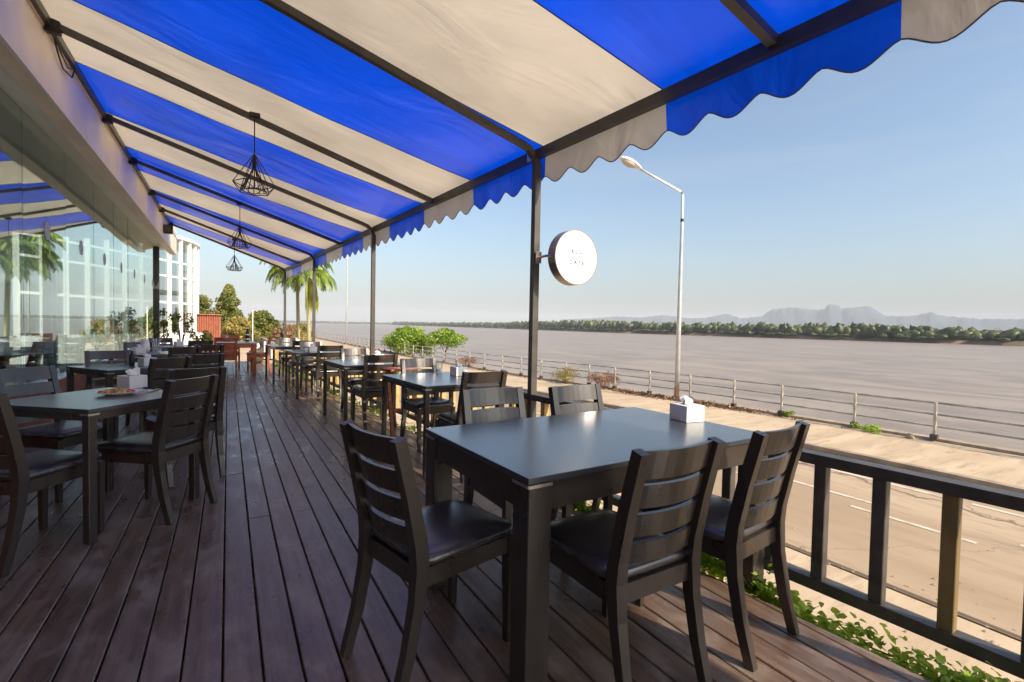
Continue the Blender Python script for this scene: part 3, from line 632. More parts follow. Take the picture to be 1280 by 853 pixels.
for i, (a, b) in enumerate(zip(ST, ST[1:])):
    b = min(b, yend); wa, wb_ = min(SW[i], yend-.02), min(SW[i+1], yend)
    if a >= yend: break
    blue = i % 2 == 1
    if i == 0: pass
    nx, ny = 30, 10; V = []; F = []
    for iy in range(ny+1):
        for ix in range(nx+1):
            t = ix/nx; y = (a+(b-a)*iy/ny)*t+(wa+(wb_-wa)*iy/ny)*(1-t); fr = min(abs(y-r) for r in rafY); x = XW-.03+(xf(y)+.035-(XW-.03))*t
            sag = -.022*math.sin(math.pi*min(1, fr/1.0)*.5)*math.sin(math.pi*t)
            wr = .004*math.sin(9*y+7*x)*math.sin(math.pi*t)
            wr += .007*math.exp(-(1-t)*9)*math.sin(y*26+3*math.sin(x*3))
            V.append((x, y, zc(min(x, xf(y)), y)+.04+sag+wr))
    for iy in range(ny):
        for ix in range(nx): q = iy*(nx+1)+ix; F.append((q, q+1, q+nx+2, q+nx+1))
    raw('blue_stripe' if blue else 'cream_stripe', V, F, m_blue if blue else m_cream, aw, smooth=True)
    if wa < yend-.05:                  # dark seam where two stripes are sewn together
        bm = bmesh.new(); sp_ = []
        for ix in range(0, nx+1, 3):
            v = V[ix]; sp_.append((v[0], v[1], v[2]-.003))
        tube(bm, sp_, .0035, 4); ob('seam', bm, m_trim, aw)
    # valance with scalloped hem
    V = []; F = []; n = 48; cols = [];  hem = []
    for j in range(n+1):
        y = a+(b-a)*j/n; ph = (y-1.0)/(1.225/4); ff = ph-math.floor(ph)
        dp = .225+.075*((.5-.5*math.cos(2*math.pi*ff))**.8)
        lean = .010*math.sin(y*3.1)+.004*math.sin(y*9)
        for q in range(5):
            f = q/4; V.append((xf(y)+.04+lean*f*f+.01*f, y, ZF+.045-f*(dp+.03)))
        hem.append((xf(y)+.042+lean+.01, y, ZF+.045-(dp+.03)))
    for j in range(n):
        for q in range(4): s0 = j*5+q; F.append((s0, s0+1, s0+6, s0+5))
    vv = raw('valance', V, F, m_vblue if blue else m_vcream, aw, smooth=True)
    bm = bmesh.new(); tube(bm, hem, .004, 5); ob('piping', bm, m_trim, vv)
# small clamp on the front beam beside the post
box('clamp', xf(3.55)-.045, xf(3.55)-.02, 3.5, 3.6, ZF-.07, ZF+.01, m_chrome, aw, .004)

# pendant lamps
def pendant(label, x, y, s=1.0, ztop=None):
    zt = zc(x, y)-.03; t = thing('pendant_lamp', label, 'lamp', (x, y, zt), 0, 'wire cage pendant lamps under the awning')
    zb = -.78; bm = bmesh.new(); bx(bm, -.05, .05, -.035, .035, -.02, .03, .01); ob('ceiling_mount', bm, m_dark, t)
    bm = bmesh.new(); tube(bm, [(0, 0, 0), (0, 0, -.42)], .006, 6); ob('cord', bm, m_dark, t)
    bm = bmesh.new(); lathe(bm, [(.012, -.52), (.02, -.50), (.018, -.42), (.01, -.40)], 10); ob('bulb_holder', bm, m_dark, t, smooth=True)
    ap = Vector((0, 0, -.36)); n = 6; mid = [Vector((.185*math.cos(2*math.pi*k/n), .185*math.sin(2*math.pi*k/n), -.655)) for k in range(n)]
    low = [Vector((.14*math.cos(2*math.pi*(k+.5)/n), .14*math.sin(2*math.pi*(k+.5)/n), -.735)) for k in range(n)]
    inn = Vector((0, 0, -.50)); bm = bmesh.new()
    for k in range(n):
        for A, B in ((ap, mid[k]), (mid[k], mid[(k+1) % n]), (mid[k], low[k]), (mid[(k+1) % n], low[k]), (low[k], low[(k+1) % n]), (inn, low[k])): tube(bm, [A, B], .0045, 4)
    ob('wire_cage', bm, m_wire, t)
    bm = bmesh.new()
    for k in range(12): a = 2*math.pi*k/12; tube(bm, [(.012*math.cos(a), .012*math.sin(a), -.50), (.105*math.cos(a), .105*math.sin(a), -.725)], .0035, 4)
    tube(bm, [(.105*math.cos(a*.5236), .105*math.sin(a*.5236), -.725) for a in range(13)], .004, 4); ob('inner_shade', bm, m_wire, t)
    return t
p1 = pendant('wire cage pendant lamp nearest the camera, hanging under the awning', .22, 5.42)
dup(p1, (.17, 9.45, zc(.17, 9.45)-.03), 0, 'middle wire cage pendant lamp of the row under the awning')
dup(p1, (.13, 13.45, zc(.13, 13.45)-.03), .3, 'farthest pendant lamp of the row, seen against the sky')

# ------------------------------------------------------------------ restaurant building on the left
bd = thing('restaurant_building', 'beige restaurant front with a long frameless glass wall along the deck', 'building')
GX = -1.8
box('base_wall', GX-.10, GX+.06, -2.2, 17.3, 0.0, .50, m_brick, bd); box('wall_cap', GX-.11, GX+.07, -2.2, 17.3, .502, .53, m_white, bd, .004)
j0 = 6.79
js = [j0+1.5*k for k in range(-6, 8)]
for i, (a, b) in enumerate(zip(js, js[1:])):
    b = min(b, 17.25)
    if b-a < .2: break
    bm = bmesh.new(); bx(bm, -.006, .006, 0, b-a-.006, .531, 3.36)
    o = ob('glass_pane', bm, m_glass, bd); o.location = (GX+random.uniform(-.004, .004), a+.003, 0); o.rotation_euler = (0, 0, random.uniform(-.007, .007))
    if i >= 3:
        bm = bmesh.new(); bmesh.ops.create_circle(bm, cap_ends=True, segments=28, radius=.105)
        bmesh.ops.rotate(bm, verts=bm.verts, matrix=Matrix.Rotation(R(90), 3, 'Y')); q = ob('round_sticker', bm, mat('frosted_sticker', (.45, .5, .52), .5) if i == 3 else m_st, o); q.location = (.0085, (b-a)/2, 2.24)
        if i == 3: m_st = q.data.materials[0]
bm = bmesh.new(); bx(bm, GX-.03, GX+.03, -2.2, 17.3, 3.361, 3.40); ob('head_track', bm, m_steel, bd)
bm = bmesh.new(); bx(bm, GX-.05, GX+.08, 17.26, 17.40, 0, 3.4); ob('end_post', bm, m_steel, bd)
# soffit and fascia
bm = bmesh.new(); vs = [bm.verts.new(c) for c in ((GX-.2, -2.4, 3.42), (-1.33, -2.4, 3.13), (-1.33, 17.6, 3.20), (GX-.2, 17.6, 3.42))]; f = bm.faces.new(vs)
r = bmesh.ops.extrude_face_region(bm, geom=[f]); [v.co.__setattr__('z', v.co.z+.03) for v in r['geom'] if isinstance(v, bmesh.types.BMVert)]
ob('soffit', bm, m_soffit, bd)
box('fascia', -1.50, -1.329, -5, 17.6, 3.175, 3.66, m_fascia, bd, .004)
box('gutter', -1.52, -1.315, -5, 17.6, 3.662, 3.70, m_gutter, bd, .006)
box('gutter_lip', -1.50, -1.338, -5, 17.6, 3.702, 3.95, m_fascia, bd)
box('flashing', -1.337, -1.325, -5, 17.6, 3.72, 3.76, m_gutter, bd)
box('roof', -9.5, -1.505, -5, 17.6, 3.47, 3.66, m_white, bd)
box('back_wall', -9.4, -9.2, -2.4, 17.6, -1.5, 3.46, m_interior, bd)
box('near_wall', -9.2, GX-.15, -2.4, -2.2, -1.5, 3.46, m_interior, bd)
box('ceiling', -9.2, -2.02, -2.2, 17.5, 3.435, 3.455, m_interior, bd)
box('inner_floor', -9.2, GX-.12, -2.2, 17.4, -.05, .0, m_infloor, bd)
box('floor_slab', -9.3, GX-.11, -2.3, 17.5, -1.6, -.052, m_concrete, bd)
for x, y in ((-3.0, 12.6), (-3.9, 16.9), (-8.3, 16.9)): box('column', x-.06, x+.06, y-.06, y+.06, 0, 3.43, m_white, bd)
# small black loudspeaker under the end of the fascia
t = thing('wall_speaker', 'small black box speaker at the far end of the beige fascia', 'speaker', (-1.235, 14.2, 3.30))
box('cabinet', -.09, .09, -.08, .08, 0, .2, m_dark, t, .01); box('grille', -.075, .075, -.086, -.081, .02, .18, m_steel, t); box('bracket', -.02, .02, .0, .03, .2, .235, m_dark, t)
# cables near the ledger
t = thing('hanging_cable', 'loop of black cable hanging from the fascia beside the second rafter', 'cable')
bm = bmesh.new(); tube(bm, [(-1.30, 5.7, 3.66), (-1.30, 5.8, 3.58), (-1.31, 6.0, 3.53), (-1.30, 6.25, 3.56), (-1.30, 6.35, 3.68)], .007, 6); ob('cable', bm, m_dark, t)
bm = bmesh.new(); tube(bm, [(-1.30, 5.75, 3.66), (-1.29, 5.9, 3.60), (-1.30, 6.1, 3.585), (-1.30, 6.3, 3.66)], .005, 6); ob('thin_cable', bm, m_dark, t)

# ------------------------------------------------------------------ furniture
def make_chair(name, label, wood, cush, W=.40, D=.44):
    t = thing(name, label, 'chair')
    h = W/2; prof = [(-.0, 0), (.045, .16), (.075, .32), (.085, .44), (.078, .52), (.045, .68), (-.005, .88)]
    for s in (-1, 1):
        bm = bmesh.new(); x = s*(h-.021)
        sweep(bm, [(x, y, z) for y, z in prof], .042, .046, Vector((1, 0, 0)), [.75, .85, .95, 1.1, 1.05, .98, .9]); ob('rear_post', bm, wood, t)
        bm = bmesh.new(); sweep(bm, [(s*(h-.02), .085+D-.02, 0), (s*(h-.02), .085+D-.02, .42)], .036, .036, Vector((1, 0, 0)), [.78, 1.05]); ob('leg', bm, wood, t)
    bm = bmesh.new(); z0, z1 = .365, .43
    bx(bm, -h+.038, h-.038, .075, .097, z0, z1); bx(bm, -h+.04, h-.04, .085+D-.03, .085+D-.008, z0, z1)
    bx(bm, -h+.006, -h+.03, .108, .085+D-.04, z0, z1); bx(bm, h-.03, h-.006, .108, .085+D-.04, z0, z1); ob('seat_frame', bm, wood, t)
    # cushion: rounded, domed
    bm = bmesh.new(); n = 10; rows = []
    ya, yb = .085, .085+D+.012; cy = (ya+yb)/2; hy = (yb-ya)/2; hx = h+.004
    lay = [(.955, .431), (1.0, .440), (1.0, .452), (.975, .464), (.92, .471)]
    m_ = 28; rings = []
    for f, z in lay+[(.7, .477), (.4, .480)]:
        ring = []
        for k in range(m_):
            a = 2*math.pi*k/m_; c, s = math.cos(a), math.sin(a); e = .26
            ring.append(bm.verts.new((hx*f*math.copysign(abs(c)**e, c), cy+hy*f*math.copysign(abs(s)**e, s), z)))
        rings.append(ring)
    for a, b in zip(rings, rings[1:]):
        for k in range(m_): bm.faces.new((a[k], a[(k+1) % m_], b[(k+1) % m_], b[k]))
    bm.faces.new(rings[0][::-1]); bm.faces.new(rings[-1]); ob('seat_cushion', bm, cush, t, smooth=True)
    def py(z):
        for (ya_, za), (yb_, zb_) in zip(prof, prof[1:]):
            if z <= zb_: return ya_+(yb_-ya_)*(z-za)/(zb_-za)
        return prof[-1][0]
    for za, zb_ in ((.786, .880), (.686, .766), (.588, .666), (.494, .566)):
        bm = bmesh.new(); n = 8; rg = []
        for i in range(n+1):
            hs = h-.036; x = -hs+2*hs*i/n; bow = -.030*(1-(x/hs)**2)
            r = []
            for z, off in ((za, .000), (zb_, .000), (zb_, .017), (za, .017)): r.append(bm.verts.new((x, py(z)+off+bow, z)))
            rg.append(r)
        for a, b in zip(rg, rg[1:]):
            for k in range(4): bm.faces.new((a[k], a[(k+1) % 4], b[(k+1) % 4], b[k]))
        bm.faces.new(rg[0][::-1]); bm.faces.new(rg[-1]); ob('slat', bm, wood, t)
    return t
def make_table(name, label, L, Wd, leg, wood=m_wood, top=m_top, inlay=True, H=.75, apron=.085):
    """L along local y, Wd along local x, origin at centre"""
    t = thing(name, label, 'table'); a, b = Wd/2, L/2
    bm = bmesh.new(); bx(bm, -a, a, -b, b, H-.022, H, .002, 2); ob('tabletop', bm, top, t)
    for sx in (-1, 1):
        for sy in (-1, 1):
            x0, x1 = sorted((sx*(a-.003), sx*(a-leg))); y0, y1 = sorted((sy*(b-.003), sy*(b-leg)))
            bm = bmesh.new(); bx(bm, x0, x1, y0, y1, 0, H-.0235, .003); o = ob('leg', bm, wood, t)
            if inlay:
                bm = bmesh.new(); z0, z1 = H-.037, H-.026; L_ = max(leg, .06)
                bx(bm, *sorted((sx*(a-.004), sx*(a-.0005))), *sorted((sy*(b-.004), sy*(b-L_))), z0, z1)
                bx(bm, *sorted((sx*(a-.004), sx*(a-L_))), *sorted((sy*(b-.004), sy*(b-.0005))), z0, z1); ob('corner_inlay', bm, m_inlay, o)
    g = leg+.001
    for s in (-1, 1):
        bm = bmesh.new(); bx(bm, *sorted((s*(a-.012), s*(a-.034))), -b+g, b-g, H-.0235-apron, H-.0235); ob('apron', bm, wood, t)
        bm = bmesh.new(); bx(bm, -a+g, a-g, *sorted((s*(b-.012), s*(b-.034))), H-.0235-apron, H-.0235); ob('apron', bm, wood, t)
    return t
GT = 'dark wooden tables on the deck'; GC = 'dark ladder-back chairs on the deck'
ch0 = make_chair('ladder_back_chair', 'x', m_wood, m_leather); first = [ch0]
def chair(x, y, head, label, src=None, group=GC, sc=1):
    """x, y: middle between the two rear feet; head: facing direction, degrees from +X"""
    if src is None and first:
        o = first.pop(); o.location = (x, y, 0); o.rotation_euler = (0, 0, R(head-90)); o['label'] = label; o['group'] = group; return o
    return dup(src or ch0, (x, y, 0), R(head-90), label, group)
# near large table
T1 = make_table('dining_table', 'large black dining table in the front with thick legs and silver corner inlays', .88, 1.42, .10, apron=.10)
T1.location = (1.545, 1.785, .001); T1.rotation_euler = (0, 0, R(2.0)); T1['group'] = GT
chair(1.25, 1.05, 91, 'dark chair seen from behind at the near side of the front table, left of two')
chair(1.85, 1.07, 97, 'dark ladder-back chair seen from behind beside the deck railing at the front table')
chair(.43, 1.68, 14, 'dark ladder-back chair at the left short end of the large front table')
chair(1.345, 2.50, -90, 'grey-lit chair facing the camera across the front table, left of the two there')
chair(1.91, 2.44, -88, 'grey-lit chair facing the camera across the front table, nearer the railing')
# two-seat tables along the rail
T2 = make_table('bistro_table', 'small dark table on thin legs behind the large front table', 1.02, .78, .042, apron=.038)
T2['group'] = GT
def trow(x, y, first_=None, label=None):
    if first_: T2.location = (x, y, 0); T2.rotation_euler = (0, 0, R(4.3)); return T2
    return dup(T2, (x, y, 0), R(4.3), label, GT)
trow(1.73, 4.25, True)
trow(1.53, 6.40, label='small dark table on thin legs, second of the row along the deck railing')
trow(1.30, 8.98, label='small dark table on thin legs, third of the row along the deck railing')
trow(1.12, 11.25, label='farthest small dark table of the row along the deck railing')
chair(1.79, 3.46, 92, 'dark chair seen from behind between the large front table and the first small table')
chair(1.78, 5.02, -88, 'chair facing the camera at the far side of the first small rail table')
chair(1.57, 5.72, 93, 'dark chair seen from behind at the near side of the second small rail table')
chair(1.60, 7.25, -86, 'chair facing the camera at the far side of the second small rail table')
chair(1.43, 8.22, 93, 'dark chair seen from behind at the near side of the third small rail table')
chair(1.36, 9.85, -86, 'chair facing the camera at the far side of the third small rail table')
chair(1.29, 10.35, 93, 'dark chair seen from behind at the near side of the farthest small rail table')
chair(1.18, 12.1, -86, 'chair facing the camera beyond the farthest small rail table')
# left row: square tables set on the diagonal
L1 = make_table('square_table', 'dark square table set on the diagonal with the plate of food', .76, .76, .050, apron=.042)
L1['group'] = GT
L1.location = (-.70, 3.955+.0, 0); L1.rotation_euler = (0, 0, R(50))
dup(L1, (-.90, 6.46, 0), R(35), 'dark square table behind the one with the plate, carrying only a napkin box', GT)
dup(L1, (-.98, 8.85, 0), R(30), 'dark square table cluttered with a jug and cutlery, third along the glass wall', GT)
dup(L1, (-.85, 11.1, 0), R(30), 'dark square table farthest along the glass wall, just before the red set', GT)
chair(-.19, 3.70, 142, 'dark ladder-back chair seen from behind at the table with the plate, aisle side')
chair(-1.08, 3.30, 55, 'dark chair at the left photo edge, its side towards the camera')
chair(-1.27, 4.78, -38, 'grey-lit chair facing the camera against the glass wall, behind the plate table')
chair(-.20, 4.42, 112, 'dark chair on the aisle between the plate table and the second square table')
chair(-.47, 5.72, 132, 'dark ladder-back chair seen from behind at the second square table')
chair(-1.18, 7.05, -68, 'grey-lit chair facing the camera at the far side of the second square table')
chair(-.22, 6.22, 112, 'dark chair on the aisle just beyond the second square table')
chair(-.50, 7.95, 122, 'dark chair seen from behind at the third square table, the cluttered one')
chair(-1.22, 9.62, -70, 'grey-lit chair facing the camera beyond the cluttered square table')
chair(-.24, 8.62, 112, 'dark chair on the aisle beside the cluttered square table')
chair(-.42, 10.35, 115, 'dark chair seen from behind at the farthest square table')
chair(-1.15, 11.75, -70, 'grey-lit chair facing the camera at the farthest square table, by the potted plants')
# red-brown set at the end
GR = 'red-brown wooden dining set at the end of the deck'
rt_ = make_table('red_table', 'red-brown wooden table with a pale top at the far end of the deck', 1.15, .84, .08, m_red, mat('pale_worn_tabletop', (.36, .31, .28), .3, var=.1), False, apron=.09)
rt_.location = (.15, 13.15, 0); rt_['group'] = GR
rc = make_chair('red_chair', 'red-brown chair seen from behind at the near side of the red table', m_red, m_red, .44)
rc.location = (-.04, 12.3, 0); rc['group'] = GR
chair(.93, 13.5, 180, 'red-brown chair at the right side of the red table', rc, GR)
chair(-.62, 13.3, 5, 'red-brown chair at the left side of the red table', rc, GR)
chair(.05, 14.6, -90, 'red-brown chair at the far side of the red table facing the camera', rc, GR)
# red-brown stool standing between chair and small table (only its legs and seat edge show)
t = thing('wooden_stool', 'red-brown wooden high stool beside the rail behind the first small table', 'stand', (1.72, 5.42, 0), R(10))
for s in (-1, 1):
    bm = bmesh.new(); sweep(bm, [(s*.17, -.14, 0), (s*.15, .0, .5), (s*.15, .05, .72)], .035, .03, Vector((1, 0, 0))); ob('leg', bm, m_red, t)
    bm = bmesh.new(); sweep(bm, [(s*.12, .2, 0), (s*.12, .03, .70)], .03, .025, Vector((1, 0, 0))); ob('leg', bm, m_red, t)
box('seat', -.19, .19, -.12, .14, .722, .745, m_red, t, .004); box('crossbar', -.13, .13, -.075, -.055, .26, .29, m_red, t)

# ------------------------------------------------------------------ things on the tables
GN = 'white napkin boxes on the tables'
nb = thing('napkin_box', 'x', 'napkin box')
bm = bmesh.new(); bx(bm, -.062, .062, -.068, .068, 0, .088, .003, 2); ob('box', bm, m_paper, nb)
bm = bmesh.new(); bx(bm, -.035, .035, -.014, .014, .0885, .0895); ob('slot', bm, m_dark, nb)
bm = bmesh.new()
for k in range(3):
    rr = random.Random(k); pts = []
    g = [[bm.verts.new((-.022+.044*i/4+.01*math.sin(k+j), (-.006+k*.006)+.012*math.sin(i*1.3+k)+.01*j/3, .089+.016*j*(1-.15*abs(i-1.5-k*.4)))) for i in range(5)] for j in range(4)]
    for j in range(3):
        for i in range(4): bm.faces.new((g[j][i], g[j][i+1], g[j+1][i+1], g[j+1][i]))
ob('tissue', bm, m_tissue, nb, smooth=True)
nb.location = (2.19, 1.80, .7515); nb.rotation_euler = (0, 0, R(-8)); nb['label'] = 'white napkin box on the large front table near the railing'; nb['group'] = GN
for x, y, a, l in ((-.60, 4.42, 40, 'white napkin box behind the plate of food'), (-.74, 6.40, 30, 'white napkin box on the second square table behind the plate table'),
                   (1.98, 4.40, 5, 'white napkin box on the first small rail table, partly behind a chair'), (1.75, 6.55, 5, 'white napkin box on the second small rail table'),
                   (1.23, 8.75, 5, 'white napkin box on the third small rail table, beside a chair back'), (1.28, 11.2, 5, 'white napkin box on the farthest small rail table'),
                   (-1.10, 8.72, 20, 'white napkin box on the cluttered third square table'), (-.80, 11.0, 20, 'white napkin box on the farthest square table'),
                   (-.02, 13.7, 0, 'white napkin box on the red table')):
    dup(nb, (x, y, .7505), R(a), l, GN)
# plate with food, fork and spoon
t = thing('plate_of_food', 'white plate with half-eaten stir-fried food and red chillies', 'plate', (-.62, 4.05, .751))
bm = bmesh.new(); lathe(bm, [(.07, 0), (.075, .004), (.122, .018), (.124, .022), (.118, .021), (.078, .010), (.02, .009)], 36); ob('plate', bm, m_porc, t, smooth=True)
def lump(n, rad, m, seed, hh, nm):
    rr = random.Random(seed); bm = bmesh.new()
    for i in range(n):
        a = rr.random()*6.28; q = rr.random()**.6*rad; s = rr.uniform(.007, .016); r = bmesh.ops.create_icosphere(bm, subdivisions=1, radius=s)
        for v in r['verts']: v.co = Vector((v.co.x*rr.uniform(.8, 1.6)+q*math.cos(a)-.01, v.co.y*rr.uniform(.8, 1.5)+q*math.sin(a), v.co.z*.7+.014+hh*(1-q/rad)+rr.random()*.006))
    ob(nm, bm, m, t, smooth=True, kind='stuff')
lump(60, .075, m_food, 1, .015, 'food'); lump(16, .085, m_chili, 2, .012, 'chilli_pieces'); lump(10, .08, m_leafy, 3, .012, 'garnish')
def fork(label, x, y, z, a, nm='fork'):
    t = thing(nm, label, 'cutlery', (x, y, z), R(a)); bm = bmesh.new()
    sweep(bm, [(0, 0, .003), (.06, 0, .006), (.11, 0, .004)], .007, .002, Vector((0, 1, 0))); ob('handle', bm, m_chrome, t)
    bm = bmesh.new(); bx(bm, .11, .14, -.011, .011, .003, .005)
    for k in range(4): bx(bm, .1405, .18, -.010+k*.0058, -.0075+k*.0058, .003, .005)
    ob('head', bm, m_chrome, t)
fork('steel fork lying beside the plate on the diagonal table', -.50, 4.02, .751, 70); fork('steel spoon resting next to the fork by the plate', -.465, 4.06, .751, 78, 'spoon')
def bottle(label, x, y, z, h, r, m, cap=m_dark, nm='sauce_bottle', cat='bottle', bands=False):
    t = thing(nm, label, cat, (x, y, z)); bm = bmesh.new()
    lathe(bm, [(r*.9, 0), (r, .01), (r, h*.58), (r*.45, h*.76), (r*.4, h*.9)], 18); ob('body', bm, m, t, smooth=True)
    bm = bmesh.new(); lathe(bm, [(r*.48, h*.9), (r*.48, h)], 14); ob('cap', bm, cap, t)
    if bands:
        for q in (.1, .42): bm = bmesh.new(); lathe(bm, [(r*1.03, h*q), (r*1.03, h*(q+.1))], 18); ob('band', bm, m_white, t)
bottle('black sauce bottle with a white cap on the second square table', -.90, 6.62, .751, .17, .026, m_dark, m_white)
bottle('tall black bottle with white bands standing on the red table', .42, 13.75, .751, .34, .05, m_dark, m_white, 'banded_bottle', 'bottle', True)
# card stand and tumblers
def tumbler(label, x, y, h=.11, r=.033):
    t = thing('glass_tumbler', label, 'glass', (x, y, .751)); bm = bmesh.new(); lathe(bm, [(r*.8, 0), (r*.82, .003), (r, h), (r-.002, h), (r*.8-.002, .008), (.001, .008)], 20); ob('glass', bm, m_clearglass, t, smooth=True)
    bm = bmesh.new(); lathe(bm, [(r*.78, .0085), (r*.86, h*.35)], 18); ob('napkin', bm, m_tissue, t)
tumbler('glass tumbler holding white paper on the first small rail table', 1.90, 4.72, .12, .04)
tumbler('glass tumbler on the cluttered third square table', -.87, 8.70)
tumbler('glass tumbler on the third small rail table', 1.12, 8.75)
t = thing('card_stand', 'small white card stand just behind the napkin box by the plate', 'card stand', (-.585, 4.50, .7505), R(35))
box('card', -.022, .022, -.002, .002, .004, .135, m_paper, t); box('foot', -.026, .026, -.012, .012, 0, .0035, m_paper, t)
t = thing('water_jug', 'white water jug on the cluttered third square table', 'jug', (-1.06, 8.92, .751)); bm = bmesh.new(); lathe(bm, [(.05, 0), (.065, .05), (.055, .15), (.045, .17), (.05, .2)], 20); ob('body', bm, m_porc, t, smooth=True)
bm = bmesh.new(); tube(bm, [(.05, 0, .17), (.09, 0, .15), (.095, 0, .09), (.06, 0, .05)], .007, 6); ob('handle', bm, m_porc, t, smooth=True)
t = thing('cutlery_caddy', 'wire caddy of spoons and forks on the cluttered third square table', 'caddy', (-.92, 8.95, .751)); bm = bmesh.new()
for k in range(8): a = k*.785; tube(bm, [(.05*math.cos(a), .05*math.sin(a), 0), (.055*math.cos(a), .055*math.sin(a), .1)], .003, 4)
for z in (.003, .05, .1): tube(bm, [(.052*math.cos(q*.5236), .052*math.sin(q*.5236), z) for q in range(13)], .003, 4)
ob('rack', bm, m_chrome, t)
for k in range(7): bm = bmesh.new(); a = k*.9; tube(bm, [(.01*math.cos(a), .01*math.sin(a), .01), (.04*math.cos(a), .04*math.sin(a), .16), (.055*math.cos(a), .055*math.sin(a), .20)], [.003, .003, .008], 5); ob('spoon', bm, m_chrome, t)

# pots and potted plants by the far end
t = thing('clay_jar', 'dark clay jar with a ring handle on top at the far end of the deck', 'jar', (.72, 16.3, 0)); bm = bmesh.new()
lathe(bm, [(.14, 0), (.2, .1), (.22, .25), (.18, .36), (.13, .40)], 20); ob('body', bm, m_clay, t, smooth=True)
bm = bmesh.new(); tube(bm, [(.13*math.cos(q*.449), 0, .52+.13*math.sin(q*.449)) for q in range(15)], .028, 7); ob('ring_handle', bm, m_dark, t, smooth=True)
def pot_plant(label, x, y, h, m, seed):
    t = thing('potted_plant', label, 'potted plant', (x, y, 0), 0, 'potted plants at the far end of the glass wall'); bm = bmesh.new()
    lathe(bm, [(.10, 0), (.14, .22), (.15, .3), (.13, .3)], 14); ob('pot', bm, m_clay, t, smooth=True); rr = random.Random(seed); bm = bmesh.new(); tips = []
    for k in range(8): a = rr.random()*6.28; q = rr.uniform(.05, .25); tip = (q*math.cos(a), q*math.sin(a), .3+h*rr.uniform(.5, 1)); tips.append(tip); tube(bm, [(0, 0, .28), (tip[0]*.3, tip[1]*.3, .3+h*.4), tip], [.012, .009, .004], 5)
    ob('stem', bm, m_dark if m is m_leaf_dark else m_bark, t); V, F = leaves(tips, [(.10, .10, .12)]*8, 260, .045); raw('foliage', V, F, m, t)
pot_plant('dark-leaved potted plant beside the far end post of the glass wall', -1.45, 15.6, 1.15, m_leaf_dark, 1)
pot_plant('potted plant with loose dark stems in front of the white building', -1.15, 16.6, 1.2, m_leaf_dark, 2)
pot_plant('green potted plant behind the red chairs', -.65, 16.4, .6, m_leaf_tree, 3)

# round sign on the near post
sg = thing('round_sign', 'round white hanging sign with a brushed metal rim on the near awning post', 'sign', (2.535, 3.31, 1.842), R(2))
bm = bmesh.new(); n = 48; ra_ = .232
for q in ((-.05, .05),):
    r1 = [bm.verts.new((ra_*math.cos(2*math.pi*k/n), q[0], ra_*math.sin(2*math.pi*k/n))) for k in range(n)]; r2_ = [bm.verts.new((ra_*math.cos(2*math.pi*k/n), q[1], ra_*math.sin(2*math.pi*k/n))) for k in range(n)]
    r3 = [bm.verts.new(((ra_-.008)*math.cos(2*math.pi*k/n), q[0], (ra_-.008)*math.sin(2*math.pi*k/n))) for k in range(n)]
    for k in range(n): bm.faces.new((r1[k], r1[(k+1) % n], r2_[(k+1) % n], r2_[k])); bm.faces.new((r3[k], r3[(k+1) % n], r1[(k+1) % n], r1[k]))
    bm.faces.new(r2_)
ob('rim', bm, m_signrim, sg)
bm = bmesh.new(); vs = [bm.verts.new((.2235*math.cos(2*math.pi*k/n), -.048, .2235*math.sin(2*math.pi*k/n))) for k in range(n)]; bm.faces.new(vs); fc = ob('face', bm, m_signface, sg)
def text(s, z, size, sp, parent):
    cu = bpy.data.curves.new('lettering', 'FONT'); cu.body = s; cu.size = size; cu.align_x = 'CENTER'; cu.align_y = 'CENTER'; cu.space_character = sp; cu.extrude = .0006; cu.offset = .0013; cu.materials.append(m_print)
    tmp = bpy.data.objects.new('lettering_curve', cu); me = bpy.data.meshes.new_from_object(tmp); bpy.data.objects.remove(tmp); o = bpy.data.objects.new('lettering', me); C.objects.link(o); o.parent = parent; o.location = (0, -.0492, z); o.rotation_euler = (R(90), 0, 0)
text('BLU', .045, .046, 1.9, fc); text('CAFE', -.045, .046, 1.75, fc)
box('divider_line', -.075, .075, -.0496, -.0485, -.002, .002, m_print, fc)
bm = bmesh.new(); tube(bm, [(-.245, .165, .0), (-.25, .06, 0), (-.225, .0, 0)], .012, 8); ob('bracket_arm', bm, m_chrome, sg)
box('bracket_plate', -.275, -.215, .160, .169, -.05, .05, m_signrim, sg, .003)

